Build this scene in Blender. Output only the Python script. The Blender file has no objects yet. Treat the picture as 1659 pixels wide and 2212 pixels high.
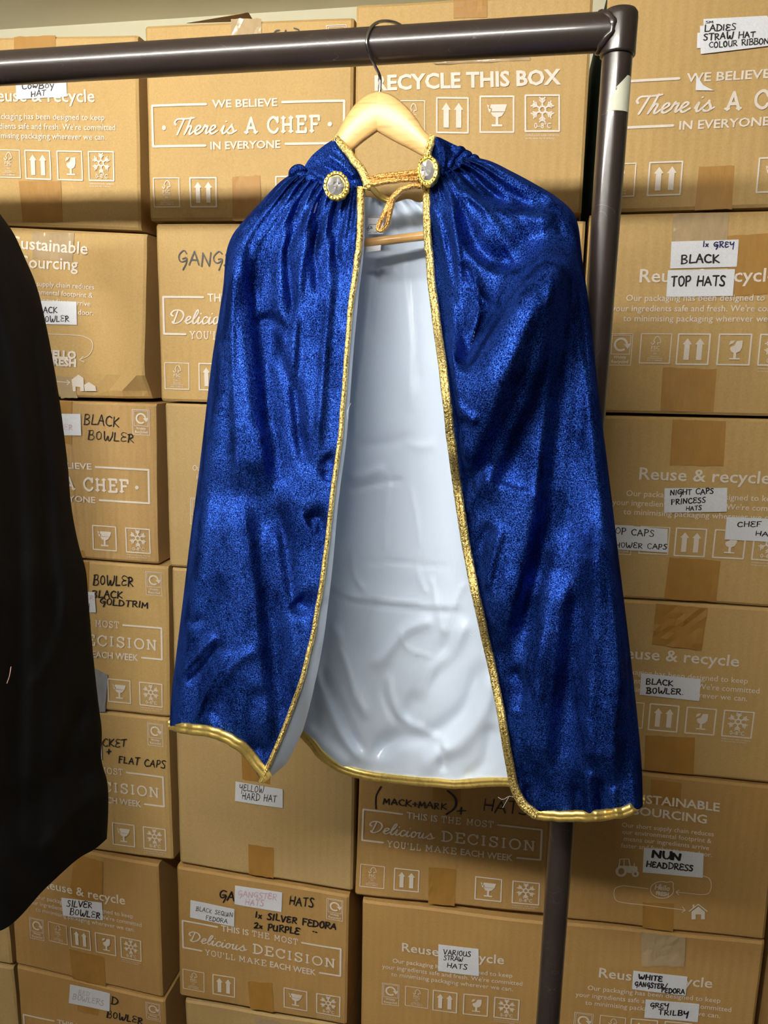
import bpy, bmesh, math, random
import numpy as np
from mathutils import Matrix, Vector
random.seed(7)
rng = np.random.default_rng(7)
SC = bpy.context.scene
COL = SC.collection
# ------------------------------------------------------------------ camera, world, light, exposure
W_PX, H_PX, F_PX = 1659.0, 2212.0, 1680.0
CAM = np.array([0.0, 0.0, 1.504])
TH, PS, RO = math.radians(11.4), math.radians(10.8), math.radians(1.15)
FWD = np.array([-math.sin(PS) * math.cos(TH), math.cos(PS) * math.cos(TH), -math.sin(TH)])
_r = np.array([math.cos(PS), math.sin(PS), 0.0]); _u = np.cross(_r, FWD)
RGT = math.cos(RO) * _r + math.sin(RO) * _u
UPV = math.cos(RO) * _u - math.sin(RO) * _r
cd = bpy.data.cameras.new('camera'); cam = bpy.data.objects.new('camera', cd); COL.objects.link(cam)
cd.sensor_fit = 'VERTICAL'; cd.sensor_height = 36.0; cd.sensor_width = 27.0; cd.lens = F_PX / H_PX * 36.0
cd.clip_start = 0.02
cam.matrix_world = Matrix(((RGT[0], UPV[0], -FWD[0], CAM[0]), (RGT[1], UPV[1], -FWD[1], CAM[1]), (RGT[2], UPV[2], -FWD[2], CAM[2]), (0, 0, 0, 1)))
SC.camera = cam
wd = bpy.data.worlds.new('world'); SC.world = wd; wd.use_nodes = True
wd.node_tree.nodes['Background'].inputs[0].default_value = (1.0, 0.93, 0.82, 1)
wd.node_tree.nodes['Background'].inputs[1].default_value = 0.02
SC.view_settings.view_transform = 'Standard'; SC.view_settings.look = 'None'
SC.view_settings.gamma = 1.0; SC.view_settings.use_curve_mapping = False
SC.view_settings.exposure = 0.0
TUBE_POWER = 118.0
TUBE_R = 0.028
TUBE_X0, TUBE_X1, TUBE_Y, TUBE_Z = -1.45, 0.05, -0.17, 2.06
CEIL_Z, WALL_Y, BOX_Y, RAIL_Y, RAIL_Z = 2.113, 1.50, 1.20, 0.846, 1.810

def at(px, py, Y):
    """where the line of sight through a photo pixel meets the upright plane at depth Y"""
    px = np.asarray(px, float); py = np.asarray(py, float); Y = np.asarray(Y, float)
    d = FWD + RGT * ((px - 829.5) / F_PX)[..., None] - UPV * ((py - 1106.0) / F_PX)[..., None]
    return CAM + d * (Y / d[..., 1])[..., None]

def to_px(p):
    q = np.asarray(p, float) - CAM; z = q @ FWD
    return (829.5 + F_PX * (q @ RGT) / z, 1106.0 - F_PX * (q @ UPV) / z)

# ------------------------------------------------------------------ materials
MATS = {}
def N(nt, t, **kw):
    n = nt.nodes.new(t)
    for k, v in kw.items():
        if k in n.inputs.keys(): n.inputs[k].default_value = v
        else: setattr(n, k, v)
    return n
def mat(name, col, rough=0.6, metal=0.0, **kw):
    m = bpy.data.materials.new(name); m.use_nodes = True
    b = m.node_tree.nodes['Principled BSDF']
    b.inputs['Base Color'].default_value = (*col, 1); b.inputs['Roughness'].default_value = rough; b.inputs['Metallic'].default_value = metal
    for k, v in kw.items(): b.inputs[k].default_value = v
    MATS[name] = m
    return m
def coords(nt, scale=(1, 1, 1), rot=(0, 0, 0)):
    tc = N(nt, 'ShaderNodeTexCoord'); mp = N(nt, 'ShaderNodeMapping')
    mp.inputs['Scale'].default_value = scale; mp.inputs['Rotation'].default_value = rot
    nt.links.new(tc.outputs['Object'], mp.inputs['Vector'])
    return mp.outputs['Vector']
def noise(nt, vec, scale, detail=3.0, rough=0.55):
    n = N(nt, 'ShaderNodeTexNoise', Scale=scale, Detail=detail, Roughness=rough)
    nt.links.new(vec, n.inputs['Vector']); return n.outputs['Fac']
def ramp(nt, fac, stops):
    r = N(nt, 'ShaderNodeValToRGB'); e = r.color_ramp.elements
    while len(e) < len(stops): e.new(0.5)
    for i, (p, c) in enumerate(stops): e[i].position = p; e[i].color = (*c, 1)
    nt.links.new(fac, r.inputs['Fac']); return r.outputs['Color']
def bump(nt, h, strength, dist, normal=None):
    b = N(nt, 'ShaderNodeBump', Strength=strength, Distance=dist); nt.links.new(h, b.inputs['Height'])
    if normal is not None: nt.links.new(normal, b.inputs['Normal'])
    return b.outputs['Normal']
def mixc(nt, fac, a, b, mode='MIX'):
    m = nt.nodes.new('ShaderNodeMix'); m.data_type = 'RGBA'; m.blend_type = mode
    for s, v in ((m.inputs[0], fac), (m.inputs[6], a), (m.inputs[7], b)):
        if isinstance(v, (int, float)): s.default_value = v
        elif isinstance(v, tuple): s.default_value = (*v, 1)
        else: nt.links.new(v, s)
    return m.outputs[2]

def cardboard(name, base, flute=0.25, var=0.12):
    m = mat(name, base, 0.72); nt = m.node_tree; b = nt.nodes['Principled BSDF']
    v = coords(nt); d = tuple(c * (1 - var * 1.6) for c in base); l = tuple(min(1, c * (1 + var)) for c in base)
    c1 = ramp(nt, noise(nt, v, 330, 3, 0.7), [(0.3, d), (0.7, l)])
    c2 = ramp(nt, noise(nt, coords(nt, (6, 6, 3)), 1.5, 4), [(0.3, tuple(c * 0.9 for c in base)), (0.75, tuple(c * 1.06 for c in base))])
    nt.links.new(mixc(nt, 0.5, c1, c2), b.inputs['Base Color'])
    wv = N(nt, 'ShaderNodeTexWave', Scale=22.0, Distortion=0.6, Detail=1.0); wv.inputs['Detail Scale'].default_value = 0.3
    nt.links.new(coords(nt, (1, 0.0, 0.02)), wv.inputs['Vector'])
    n1 = bump(nt, wv.outputs['Fac'], flute, 0.0012)
    nt.links.new(bump(nt, noise(nt, v, 260, 3), 0.12, 0.001, n1), b.inputs['Normal'])
    return m
cardboard('kraft_card', (0.54, 0.355, 0.13)); cardboard('kraft_card_fluted', (0.50, 0.315, 0.118), 0.9)
cardboard('kraft_card_plain', (0.53, 0.365, 0.15)); cardboard('kraft_card_deep', (0.48, 0.285, 0.092))
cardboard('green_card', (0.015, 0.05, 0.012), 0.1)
def ink(name, col, rough=0.6):
    m = mat(name, col, rough); nt = m.node_tree
    nt.links.new(ramp(nt, noise(nt, coords(nt), 500, 2), [(0.25, tuple(c * 0.88 for c in col)), (0.7, col)]), nt.nodes['Principled BSDF'].inputs['Base Color'])
    return m
ink('white_ink', (0.82, 0.74, 0.64)); mat('black_marker', (0.012, 0.011, 0.014), 0.4); mat('blue_marker', (0.01, 0.012, 0.09), 0.4)
mat('pink_marker', (0.66, 0.42, 0.5), 0.6); mat('grey_marker', (0.48, 0.47, 0.44), 0.6)
ink('label_paper', (0.82, 0.84, 0.88), 0.5)
def tape(name, col, rough, wr=0.5):
    m = mat(name, col, rough); nt = m.node_tree; b = nt.nodes['Principled BSDF']
    v = coords(nt, (1, 1, 0.5)); f = noise(nt, v, 60, 4)
    nt.links.new(ramp(nt, f, [(0.3, tuple(c * 0.86 for c in col)), (0.7, col)]), b.inputs['Base Color'])
    nt.links.new(bump(nt, noise(nt, coords(nt, (1, 1, 0.4)), 45, 3), wr, 0.003), b.inputs['Normal'])
    return m
tape('brown_tape', (0.42, 0.215, 0.04), 0.55); tape('clear_tape', (0.5, 0.37, 0.21), 0.12, 0.9); tape('grey_tape', (0.3, 0.31, 0.33), 0.3)
# painted steel of the rack: brown enamel with pale scratches
m = mat('brown_enamel', (0.027, 0.019, 0.016), 0.32); nt = m.node_tree; b = nt.nodes['Principled BSDF']
vo = N(nt, 'ShaderNodeTexNoise', Scale=34.0, Detail=1.0, Distortion=2.0); nt.links.new(coords(nt, (0.35, 1, 1), (0.5, 0.3, 0.6)), vo.inputs['Vector'])
scr = ramp(nt, vo.outputs['Fac'], [(0.496, (0, 0, 0)), (0.5, (1, 1, 1)), (0.504, (0, 0, 0))])
msk = ramp(nt, noise(nt, coords(nt), 24, 3), [(0.52, (0, 0, 0)), (0.62, (0.55, 0.55, 0.55))])
mm = mixc(nt, 1.0, scr, msk, 'MULTIPLY')
nt.links.new(mixc(nt, mm, (0.027, 0.019, 0.016), (0.24, 0.21, 0.19)), b.inputs['Base Color'])
b.inputs['Specular IOR Level'].default_value = 0.45
nt.links.new(bump(nt, noise(nt, coords(nt), 90, 2), 0.04, 0.003), b.inputs['Normal']); b.inputs['Coat Weight'].default_value = 0.5; b.inputs['Coat Roughness'].default_value = 0.1
mat('chrome_wire', (0.55, 0.56, 0.58), 0.16, 1.0)
def wood(name, col, dark, ang):
    m = mat(name, col, 0.32); nt = m.node_tree; b = nt.nodes['Principled BSDF']
    v = coords(nt, (.6, 1.0, 10.0), (0, ang, 0))
    n = noise(nt, v, 34, 5, 0.6)
    c = ramp(nt, n, [(0.3, dark), (0.46, col), (0.75, tuple(x * 1.12 for x in col))])
    nt.links.new(c, b.inputs['Base Color'])
wood('wood_left', (0.68, 0.42, 0.155), (0.55, 0.3, 0.1), math.radians(45)); wood('wood_right', (0.70, 0.45, 0.18), (0.56, 0.32, 0.11), math.radians(-33))
wood('wood_dowel', (0.62, 0.36, 0.12), (0.42, 0.2, 0.06), 0.0)
# crushed velvet: blue pile that shines off its own fibres
m = mat('blue_velvet', (0.01, 0.03, 0.25), 0.5); nt = m.node_tree; b = nt.nodes['Principled BSDF']
v = coords(nt)
grain = noise(nt, v, 850, 2, 0.6)
crush = noise(nt, coords(nt, (1, 1, 0.6)), 30, 5, 0.62)
gc = ramp(nt, grain, [(0.36, (0.0018, 0.006, 0.05)), (0.5, (0.011, 0.041, 0.25)), (0.66, (0.058, 0.168, 0.7))])
cc = ramp(nt, crush, [(0.4, (0.4, 0.4, 0.45)), (0.55, (1, 1, 1))])
nt.links.new(mixc(nt, 1.0, gc, cc, 'MULTIPLY'), b.inputs['Base Color'])
b.inputs['Metallic'].default_value = 0.93; b.inputs['Roughness'].default_value = 0.58; b.inputs['Specular IOR Level'].default_value = 0.15
b.inputs['Specular Tint'].default_value = (0.01, 0.03, 0.2, 1); b.inputs['Sheen Weight'].default_value = 0.0; b.inputs['Sheen Roughness'].default_value = 0.35; b.inputs['Sheen Tint'].default_value = (0.06, 0.15, 0.7, 1)
nb = bump(nt, crush, 0.4, 0.005)
nt.links.new(bump(nt, grain, 0.6, 0.0012, nb), b.inputs['Normal'])
m = mat('white_satin', (0.62, 0.72, 0.86), 0.27); nt = m.node_tree; b = nt.nodes['Principled BSDF']
b.inputs['Sheen Weight'].default_value = 0.2; b.inputs['Specular IOR Level'].default_value = 0.7
cr = N(nt, 'ShaderNodeTexNoise', Scale=7.0, Detail=3.0, Distortion=1.2); nt.links.new(coords(nt, (1.3, 1, 0.6)), cr.inputs['Vector'])
n0 = bump(nt, ramp(nt, cr.outputs['Fac'], [(0.44, (0, 0, 0)), (0.5, (1, 1, 1)), (0.56, (0, 0, 0))]), 0.10, 0.002)
nb = bump(nt, noise(nt, coords(nt, (1, 1, 0.6)), 14, 4), 0.3, 0.006, n0)
wv = N(nt, 'ShaderNodeTexNoise', Scale=900.0, Detail=1.0); nt.links.new(coords(nt, (1, 1, 0.15)), wv.inputs['Vector'])
nt.links.new(bump(nt, wv.outputs['Fac'], 0.1, 0.0006, nb), b.inputs['Normal'])
def gold(name, col, sc, st, dk=0.0, ro=0.36):
    m = mat(name, col, ro, 0.85); nt = m.node_tree; b = nt.nodes['Principled BSDF']
    n = noise(nt, coords(nt), sc, 2, 0.7)
    nt.links.new(ramp(nt, n, [(0.4, tuple(c * (f + (1 - f) * dk) for c, f in zip(col, (0.35, 0.25, 0.15)))), (0.5, col)]), b.inputs['Base Color'])
    nt.links.new(bump(nt, n, st, 0.002), b.inputs['Normal'])
gold('gold_braid', (1.0, 0.80, 0.30), 480, 1.0); gold('gold_cord', (0.9, 0.58, 0.2), 560, 1.0); gold('gold_satin', (0.92, 0.68, 0.2), 90, 0.12, 0.75, 0.4)
gold('gold_metal', (1.0, 0.83, 0.2), 200, 0.1)
m = mat('crystal', (0.86, 0.87, 0.9), 0.05, 0.8)
m = mat('black_cloth', (0.005, 0.005, 0.0055), 0.85); nt = m.node_tree; b = nt.nodes['Principled BSDF']
nb = bump(nt, noise(nt, coords(nt, (1, 1, 0.5)), 14, 4), 0.3, 0.01)
nt.links.new(bump(nt, noise(nt, coords(nt), 1400, 1), 0.25, 0.0006, nb), b.inputs['Normal']); b.inputs['Specular IOR Level'].default_value = 0.12
def plaster(name, col):
    m = mat(name, col, 0.85); nt = m.node_tree; b = nt.nodes['Principled BSDF']
    nt.links.new(ramp(nt, noise(nt, coords(nt), 3, 4), [(0.3, tuple(c * 0.95 for c in col)), (0.7, col)]), b.inputs['Base Color'])
    nt.links.new(bump(nt, noise(nt, coords(nt), 120, 3), 0.12, 0.002), b.inputs['Normal'])
plaster('dim_wall', (0.17, 0.155, 0.13)); plaster('cream_paint', (0.66, 0.64, 0.47)); plaster('ceiling_paint', (0.84, 0.80, 0.64)); plaster('concrete', (0.08, 0.075, 0.07))
plaster('sticker_paper', (0.62, 0.63, 0.5)); mat('red_thread', (0.6, 0.35, 0.3), 0.7); mat('white_thread', (0.8, 0.8, 0.78), 0.7)
mat('white_enamel', (0.8, 0.8, 0.8), 0.4); mat('dark_line', (0.02, 0.015, 0.02), 0.6)
mat('tube_glow', (1, 1, 1)); b = MATS['tube_glow'].node_tree.nodes['Principled BSDF']
b.inputs['Emission Color'].default_value = (1.0, 0.96, 0.9, 1); b.inputs['Emission Strength'].default_value = TUBE_POWER

# ------------------------------------------------------------------ object helpers
def link(name, me, parent=None):
    o = bpy.data.objects.new(name, me); COL.objects.link(o)
    if parent is not None: o.parent = parent; o.matrix_parent_inverse = parent.matrix_world.inverted()
    return o
def mesh(name, verts, faces, material, parent=None, smooth=False, mats=None, fmat=None, label=None):
    me = bpy.data.meshes.new(name)
    me.from_pydata([tuple(map(float, p)) for p in verts], [], [tuple(int(i) for i in f) for f in faces])
    for mn in (mats or [material]): me.materials.append(MATS[mn])
    if fmat is not None: me.polygons.foreach_set('material_index', list(fmat))
    if smooth: me.polygons.foreach_set('use_smooth', [True] * len(me.polygons))
    me.update()
    o = link(name, me, parent)
    if label: o['label'] = label
    return o
def thing(name, label, cat, loc, group=None):
    o = bpy.data.objects.new(name, None); COL.objects.link(o); o.location = loc; o.matrix_world = Matrix.Translation(Vector(loc))
    o['label'] = label; o['category'] = cat; o.empty_display_size = 0.05
    if group: o['group'] = group
    return o
def structure(o): o['kind'] = 'structure'; return o
class B:
    def __init__(s): s.v = []; s.f = []
    def add(s, v, f):
        n = len(s.v); s.v += [tuple(p) for p in v]; s.f += [tuple(i + n for i in q) for q in f]
    def box(s, lo, hi):
        x0, y0, z0 = lo; x1, y1, z1 = hi
        s.add([(x0, y0, z0), (x1, y0, z0), (x1, y1, z0), (x0, y1, z0), (x0, y0, z1), (x1, y0, z1), (x1, y1, z1), (x0, y1, z1)],
              [(3, 2, 1, 0), (4, 5, 6, 7), (0, 1, 5, 4), (1, 2, 6, 5), (2, 3, 7, 6), (3, 0, 4, 7)])
    def tube(s, pts, r, n=12, cap=True):
        pts = np.asarray(pts, float); k = len(pts); rr = np.broadcast_to(np.asarray(r, float), (k,))
        tg = np.gradient(pts, axis=0); tg /= np.linalg.norm(tg, axis=1)[:, None] + 1e-12
        ref = np.array([0, 0, 1.0]) if abs(tg[0][2]) < 0.9 else np.array([1.0, 0, 0])
        a = np.cross(tg[0], ref); a /= np.linalg.norm(a); vs = []
        for i in range(k):
            a = a - tg[i] * (a @ tg[i]); a /= np.linalg.norm(a) + 1e-12; c = np.cross(tg[i], a)
            for j in range(n):
                t = 2 * math.pi * j / n; vs.append(pts[i] + rr[i] * (math.cos(t) * a + math.sin(t) * c))
        fs = [(i * n + j, i * n + (j + 1) % n, (i + 1) * n + (j + 1) % n, (i + 1) * n + j) for i in range(k - 1) for j in range(n)]
        if cap:          # caps on their own vertices keep the side shading true
            m = len(vs); vs += vs[:n] + vs[(k - 1) * n:k * n]; fs += [tuple(m + i for i in range(n - 1, -1, -1)), tuple(m + n + i for i in range(n))]
        s.add(vs, fs)
    def obj(s, name, material, parent=None, smooth=False, label=None):
        return mesh(name, s.v, s.f, material, parent, smooth, label=label)
def grid_faces(nu, nv, flip=False):
    f = []
    for j in range(nv - 1):
        for i in range(nu - 1):
            q = (j * nu + i, j * nu + i + 1, (j + 1) * nu + i + 1, (j + 1) * nu + i)
            f.append(q[::-1] if flip else q)
    return f
def spline(pts, n, closed=False):
    """Catmull-Rom through the points, resampled to n points evenly along its length"""
    p = np.asarray(pts, float)
    if len(p) == 2: t = np.linspace(0, 1, n)[:, None]; return p[0] + (p[1] - p[0]) * t
    q = np.vstack([2 * p[0] - p[1], p, 2 * p[-1] - p[-2]]); out = []
    for i in range(1, len(q) - 2):
        for t in np.linspace(0, 1, 14, endpoint=False):
            a, b_, c, d = q[i - 1], q[i], q[i + 1], q[i + 2]
            out.append(0.5 * (2 * b_ + (c - a) * t + (2 * a - 5 * b_ + 4 * c - d) * t * t + (3 * b_ - a - 3 * c + d) * t ** 3))
    out.append(p[-1]); out = np.array(out)
    L = np.concatenate([[0], np.cumsum(np.linalg.norm(np.diff(out, axis=0), axis=1))]); u = np.linspace(0, L[-1], n)
    return np.stack([np.interp(u, L, out[:, k]) for k in range(out.shape[1])], 1)

# ------------------------------------------------------------------ room shell
def slab(name, lo, hi, m):
    b_ = B(); b_.box(lo, hi); return structure(b_.obj(name, m))
slab('floor', (-2.6, -1.9, -0.06), (2.2, WALL_Y, 0.0), 'concrete')
slab('wall_left', (-2.7, -1.7, 0.0), (-2.6, WALL_Y + 0.1, CEIL_Z), 'dim_wall')
slab('wall_right', (2.2, -1.7, 0.0), (2.3, WALL_Y + 0.1, CEIL_Z), 'dim_wall')
slab('wall_front', (-2.7, -1.8, 0.0), (2.3, -1.7, CEIL_Z), 'dim_wall')
slab('wall_back', (-2.6, WALL_Y, 0.0), (2.2, WALL_Y + 0.1, CEIL_Z), 'cream_paint')
slab('ceiling', (-2.6, -1.9, CEIL_Z), (2.2, WALL_Y + 0.1, CEIL_Z + 0.08), 'ceiling_paint')

t = thing('ceiling_light', 'white batten light with one bare fluorescent tube under the ceiling', 'light', (0.5 * (TUBE_X0 + TUBE_X1), TUBE_Y, CEIL_Z))
b_ = B(); b_.box((TUBE_X0, TUBE_Y - 0.03, CEIL_Z - 0.022), (TUBE_X1, TUBE_Y + 0.03, CEIL_Z)); b_.obj('housing', 'white_enamel', t)
b_ = B(); b_.tube([(TUBE_X0 + 0.02, TUBE_Y, TUBE_Z), (TUBE_X1 - 0.02, TUBE_Y, TUBE_Z)], TUBE_R, 16); b_.obj('tube', 'tube_glow', t, True)
for x in (TUBE_X0, TUBE_X1 - 0.02):
    b_ = B(); b_.box((x, TUBE_Y - 0.018, TUBE_Z - 0.02), (x + 0.02, TUBE_Y + 0.018, CEIL_Z - 0.02)); b_.obj('lamp_holder', 'white_enamel', t)

# ------------------------------------------------------------------ lettering
_tc = {}
def text2d(s, off=0.0, space=1.0):
    """flat outline lettering as vertices (cap height 1, width free) and faces"""
    k = (s, off, space)
    if k in _tc: return _tc[k]
    def tri(st, align='LEFT'):
        cu = bpy.data.curves.new('lettering', 'FONT'); cu.body = st; cu.offset = off; cu.resolution_u = 2; cu.space_character = space
        o = bpy.data.objects.new('lettering', cu); COL.objects.link(o)
        dg = bpy.context.evaluated_depsgraph_get(); me = bpy.data.meshes.new_from_object(o.evaluated_get(dg))
        v = np.array([p.co[:2] for p in me.vertices]).reshape(-1, 2); f = [tuple(p.vertices) for p in me.polygons]
        bpy.data.objects.remove(o); bpy.data.curves.remove(cu); bpy.data.meshes.remove(me)
        return v, f
    if 'H' not in _tc: v, f = tri('H'); _tc['H'] = v[:, 1].max() - off * 0
    v, f = tri(s); v = v / _tc['H']; v[:, 0] -= v[:, 0].min()
    _tc[k] = (v, f, v[:, 0].max()); return _tc[k]
def ribbon(pts, w):
    """a pen stroke of width w along 2D points, with round-ish ends and joints"""
    p = np.asarray(pts, float); V = []; Fc = []
    if len(p) == 1: p = np.vstack([p, p + 1e-3])
    d = np.gradient(p, axis=0) if len(p) > 2 else np.repeat((p[1] - p[0])[None], 2, 0)
    d /= np.linalg.norm(d, axis=1)[:, None] + 1e-9; nrm = np.stack([-d[:, 1], d[:, 0]], 1)
    e0 = p[0] - d[0] * w * 0.42; e1 = p[-1] + d[-1] * w * 0.42
    P = np.vstack([e0[None], p, e1[None]]); Nn = np.vstack([nrm[:1] * 0.45, nrm, nrm[-1:] * 0.45])
    for a, n in zip(P, Nn): V += [a + n * w / 2, a - n * w / 2]
    for i in range(len(P) - 1): Fc.append((2 * i, 2 * i + 1, 2 * i + 3, 2 * i + 2))
    return V, Fc
G = {  # pen capitals: strokes on a unit-high grid; (width, strokes); a leading 's' smooths the stroke
 'A': (.75, [[(0, 0), (.36, 1), (.72, 0)], [(.12, .38), (.62, .38)]]), 'B': (.7, [[(.08, 0), (.1, 1)], ['s', (0, .98), (.45, 1), (.55, .78), (.4, .57), (.15, .52), (.5, .48), (.66, .25), (.45, .03), (0, 0)]]),
 'C': (.68, [['s', (.64, .85), (.4, 1), (.12, .8), (.04, .45), (.18, .1), (.45, 0), (.68, .15)]]), 'D': (.75, [[(.08, 0), (.08, 1)], ['s', (0, 1), (.4, .96), (.7, .6), (.62, .2), (.3, 0), (0, 0)]]),
 'E': (.62, [['s', (.58, .92), (.2, 1), (.06, .75), (.3, .55), (.06, .4), (.06, .08), (.3, 0), (.6, .1)], [(.15, .54), (.5, .54)]]), 'F': (.6, [[(.08, 0), (.08, 1), (.6, 1)], [(.08, .55), (.48, .55)]]),
 'G': (.72, [['s', (.66, .85), (.4, 1), (.1, .75), (.06, .4), (.3, .18), (.6, .35), (.62, .5)], ['s', (.35, .48), (.66, .5), (.62, .1), (.45, -.35)]]), 'H': (.74, [[(.06, 0), (.1, 1)], [(.64, 0), (.68, 1)], [(.06, .48), (.66, .52)]]),
 'I': (.26, [[(.1, 0), (.14, 1)]]), 'K': (.7, [[(.08, 0), (.08, 1)], [(.62, 1), (.1, .45), (.68, 0)]]), 'L': (.58, [[(.08, 1), (.06, .02), (.56, .04)]]),
 'M': (.85, [[(.02, 0), (.12, 1), (.4, .3), (.7, 1), (.8, 0)]]), 'N': (.74, [[(.05, 0), (.08, 1), (.62, .03), (.66, 1)]]), 'O': (.68, [['s', (.35, 1), (.08, .8), (.06, .3), (.3, 0), (.58, .25), (.6, .7), (.4, .98), (.3, 1)]]),
 'P': (.6, [[(.08, -.05), (.1, 1)], ['s', (0, .95), (.4, 1), (.55, .75), (.4, .5), (.1, .46)]]), 'Q': (.74, [['s', (.35, 1), (.08, .8), (.06, .3), (.3, 0), (.58, .25), (.6, .7), (.4, .98), (.3, 1)], [(.42, .25), (.72, -.1)]]),
 'R': (.7, [[(.08, 0), (.1, 1)], ['s', (0, .95), (.42, 1), (.55, .78), (.4, .55), (.12, .48)], [(.2, .48), (.68, 0)]]), 'S': (.6, [['s', (.56, .92), (.3, 1), (.1, .8), (.28, .55), (.5, .35), (.42, .05), (.15, 0), (0, .1)]]),
 'T': (.66, [[(0, .97), (.66, 1)], [(.34, 1), (.3, 0)]]), 'U': (.7, [['s', (.08, 1), (.06, .4), (.2, .03), (.45, .05), (.6, .4), (.62, 1)], [(.62, 1), (.64, 0)]]), 'V': (.7, [[(.03, 1), (.33, 0), (.66, 1)]]),
 'W': (.95, [['s', (.03, 1), (.1, .2), (.25, 0), (.45, .6), (.5, .1), (.65, 0), (.85, .5), (.9, 1)]]), 'X': (.6, [[(.05, .8), (.5, 0)], [(.5, .8), (.02, 0)]]), 'Y': (.66, [['s', (.05, 1), (.1, .55), (.35, .5), (.55, .8)], [(.6, 1), (.5, -.35)]]),
 'x': (.5, [[(.05, .5), (.4, 0)], [(.4, .5), (.02, 0)]]), '1': (.3, [[(.12, 1), (.12, 0)]]), '2': (.6, [['s', (.05, .8), (.3, 1), (.5, .75), (.3, .35), (.02, .02)], [(.02, .02), (.6, .04)]]), '+': (.6, [[(.05, .45), (.55, .5)], [(.3, .8), (.3, .15)]]),
 '/': (.6, [[(.0, -.2), (.6, 1.2)]]), '.': (.3, [[(.1, .02), (.13, .04)]]), '(': (.4, [['s', (.35, 1.5), (.08, .8), (.02, .2), (.05, -.4)]]), ')': (.4, [['s', (.05, 1.5), (.35, .9), (.35, .1), (.05, -.5)]]),
 'o': (.5, [['s', (.25, .65), (.05, .5), (.05, .15), (.22, 0), (.42, .2), (.42, .5), (.25, .66)]]), 'w': (.75, [['s', (.03, .65), (.12, .05), (.34, .5), (.45, .05), (.7, .65)]]), 'y': (.55, [[(.05, .65), (.25, .15)], [(.5, .65), (.15, -.45)]]), 'c': (.5, [['s', (.45, .6), (.15, .6), (.05, .25), (.25, 0), (.48, .1)]]), ' ': (.45, []), "'": (.2, [[(.1, 1), (.08, .75)]]), '"': (.4, [[(.05, .25), (.1, .2)], [(.3, .25), (.35, .2)]]),
}
def pen(s, w=0.13, jit=0.035, gap=0.14, seed=0):
    r = np.random.default_rng(seed + len(s) * 7 + sum(map(ord, s))); V = []; Fc = []; x = 0.0
    for ch in s:
        wd_, st = G[ch]; dy = r.normal(0, jit); sc = 1 + r.normal(0, jit * 1.3)
        for q in st:
            sm = q[0] == 's'; p = np.array(q[1:] if sm else q, float) * sc + r.normal(0, jit * 0.6, (len(q) - (1 if sm else 0), 2))
            p = spline(p, max(8, len(p) * 3)) if sm else p
            v, f = ribbon(p + np.array([x, dy]), w * (1 + r.normal(0, 0.12))); n = len(V)
            if not sm and len(p) > 2:      # straight strokes: one piece per leg keeps the corners sharp
                for k in range(len(p) - 1):
                    n = len(V); v, f = ribbon(p[k:k + 2] + np.array([x, dy]), w); V += v; Fc += [tuple(i + n for i in a) for a in f]
            else: V += v; Fc += [tuple(i + n for i in a) for a in f]
        x += wd_ + gap
    return np.array(V), Fc, x - gap
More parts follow.
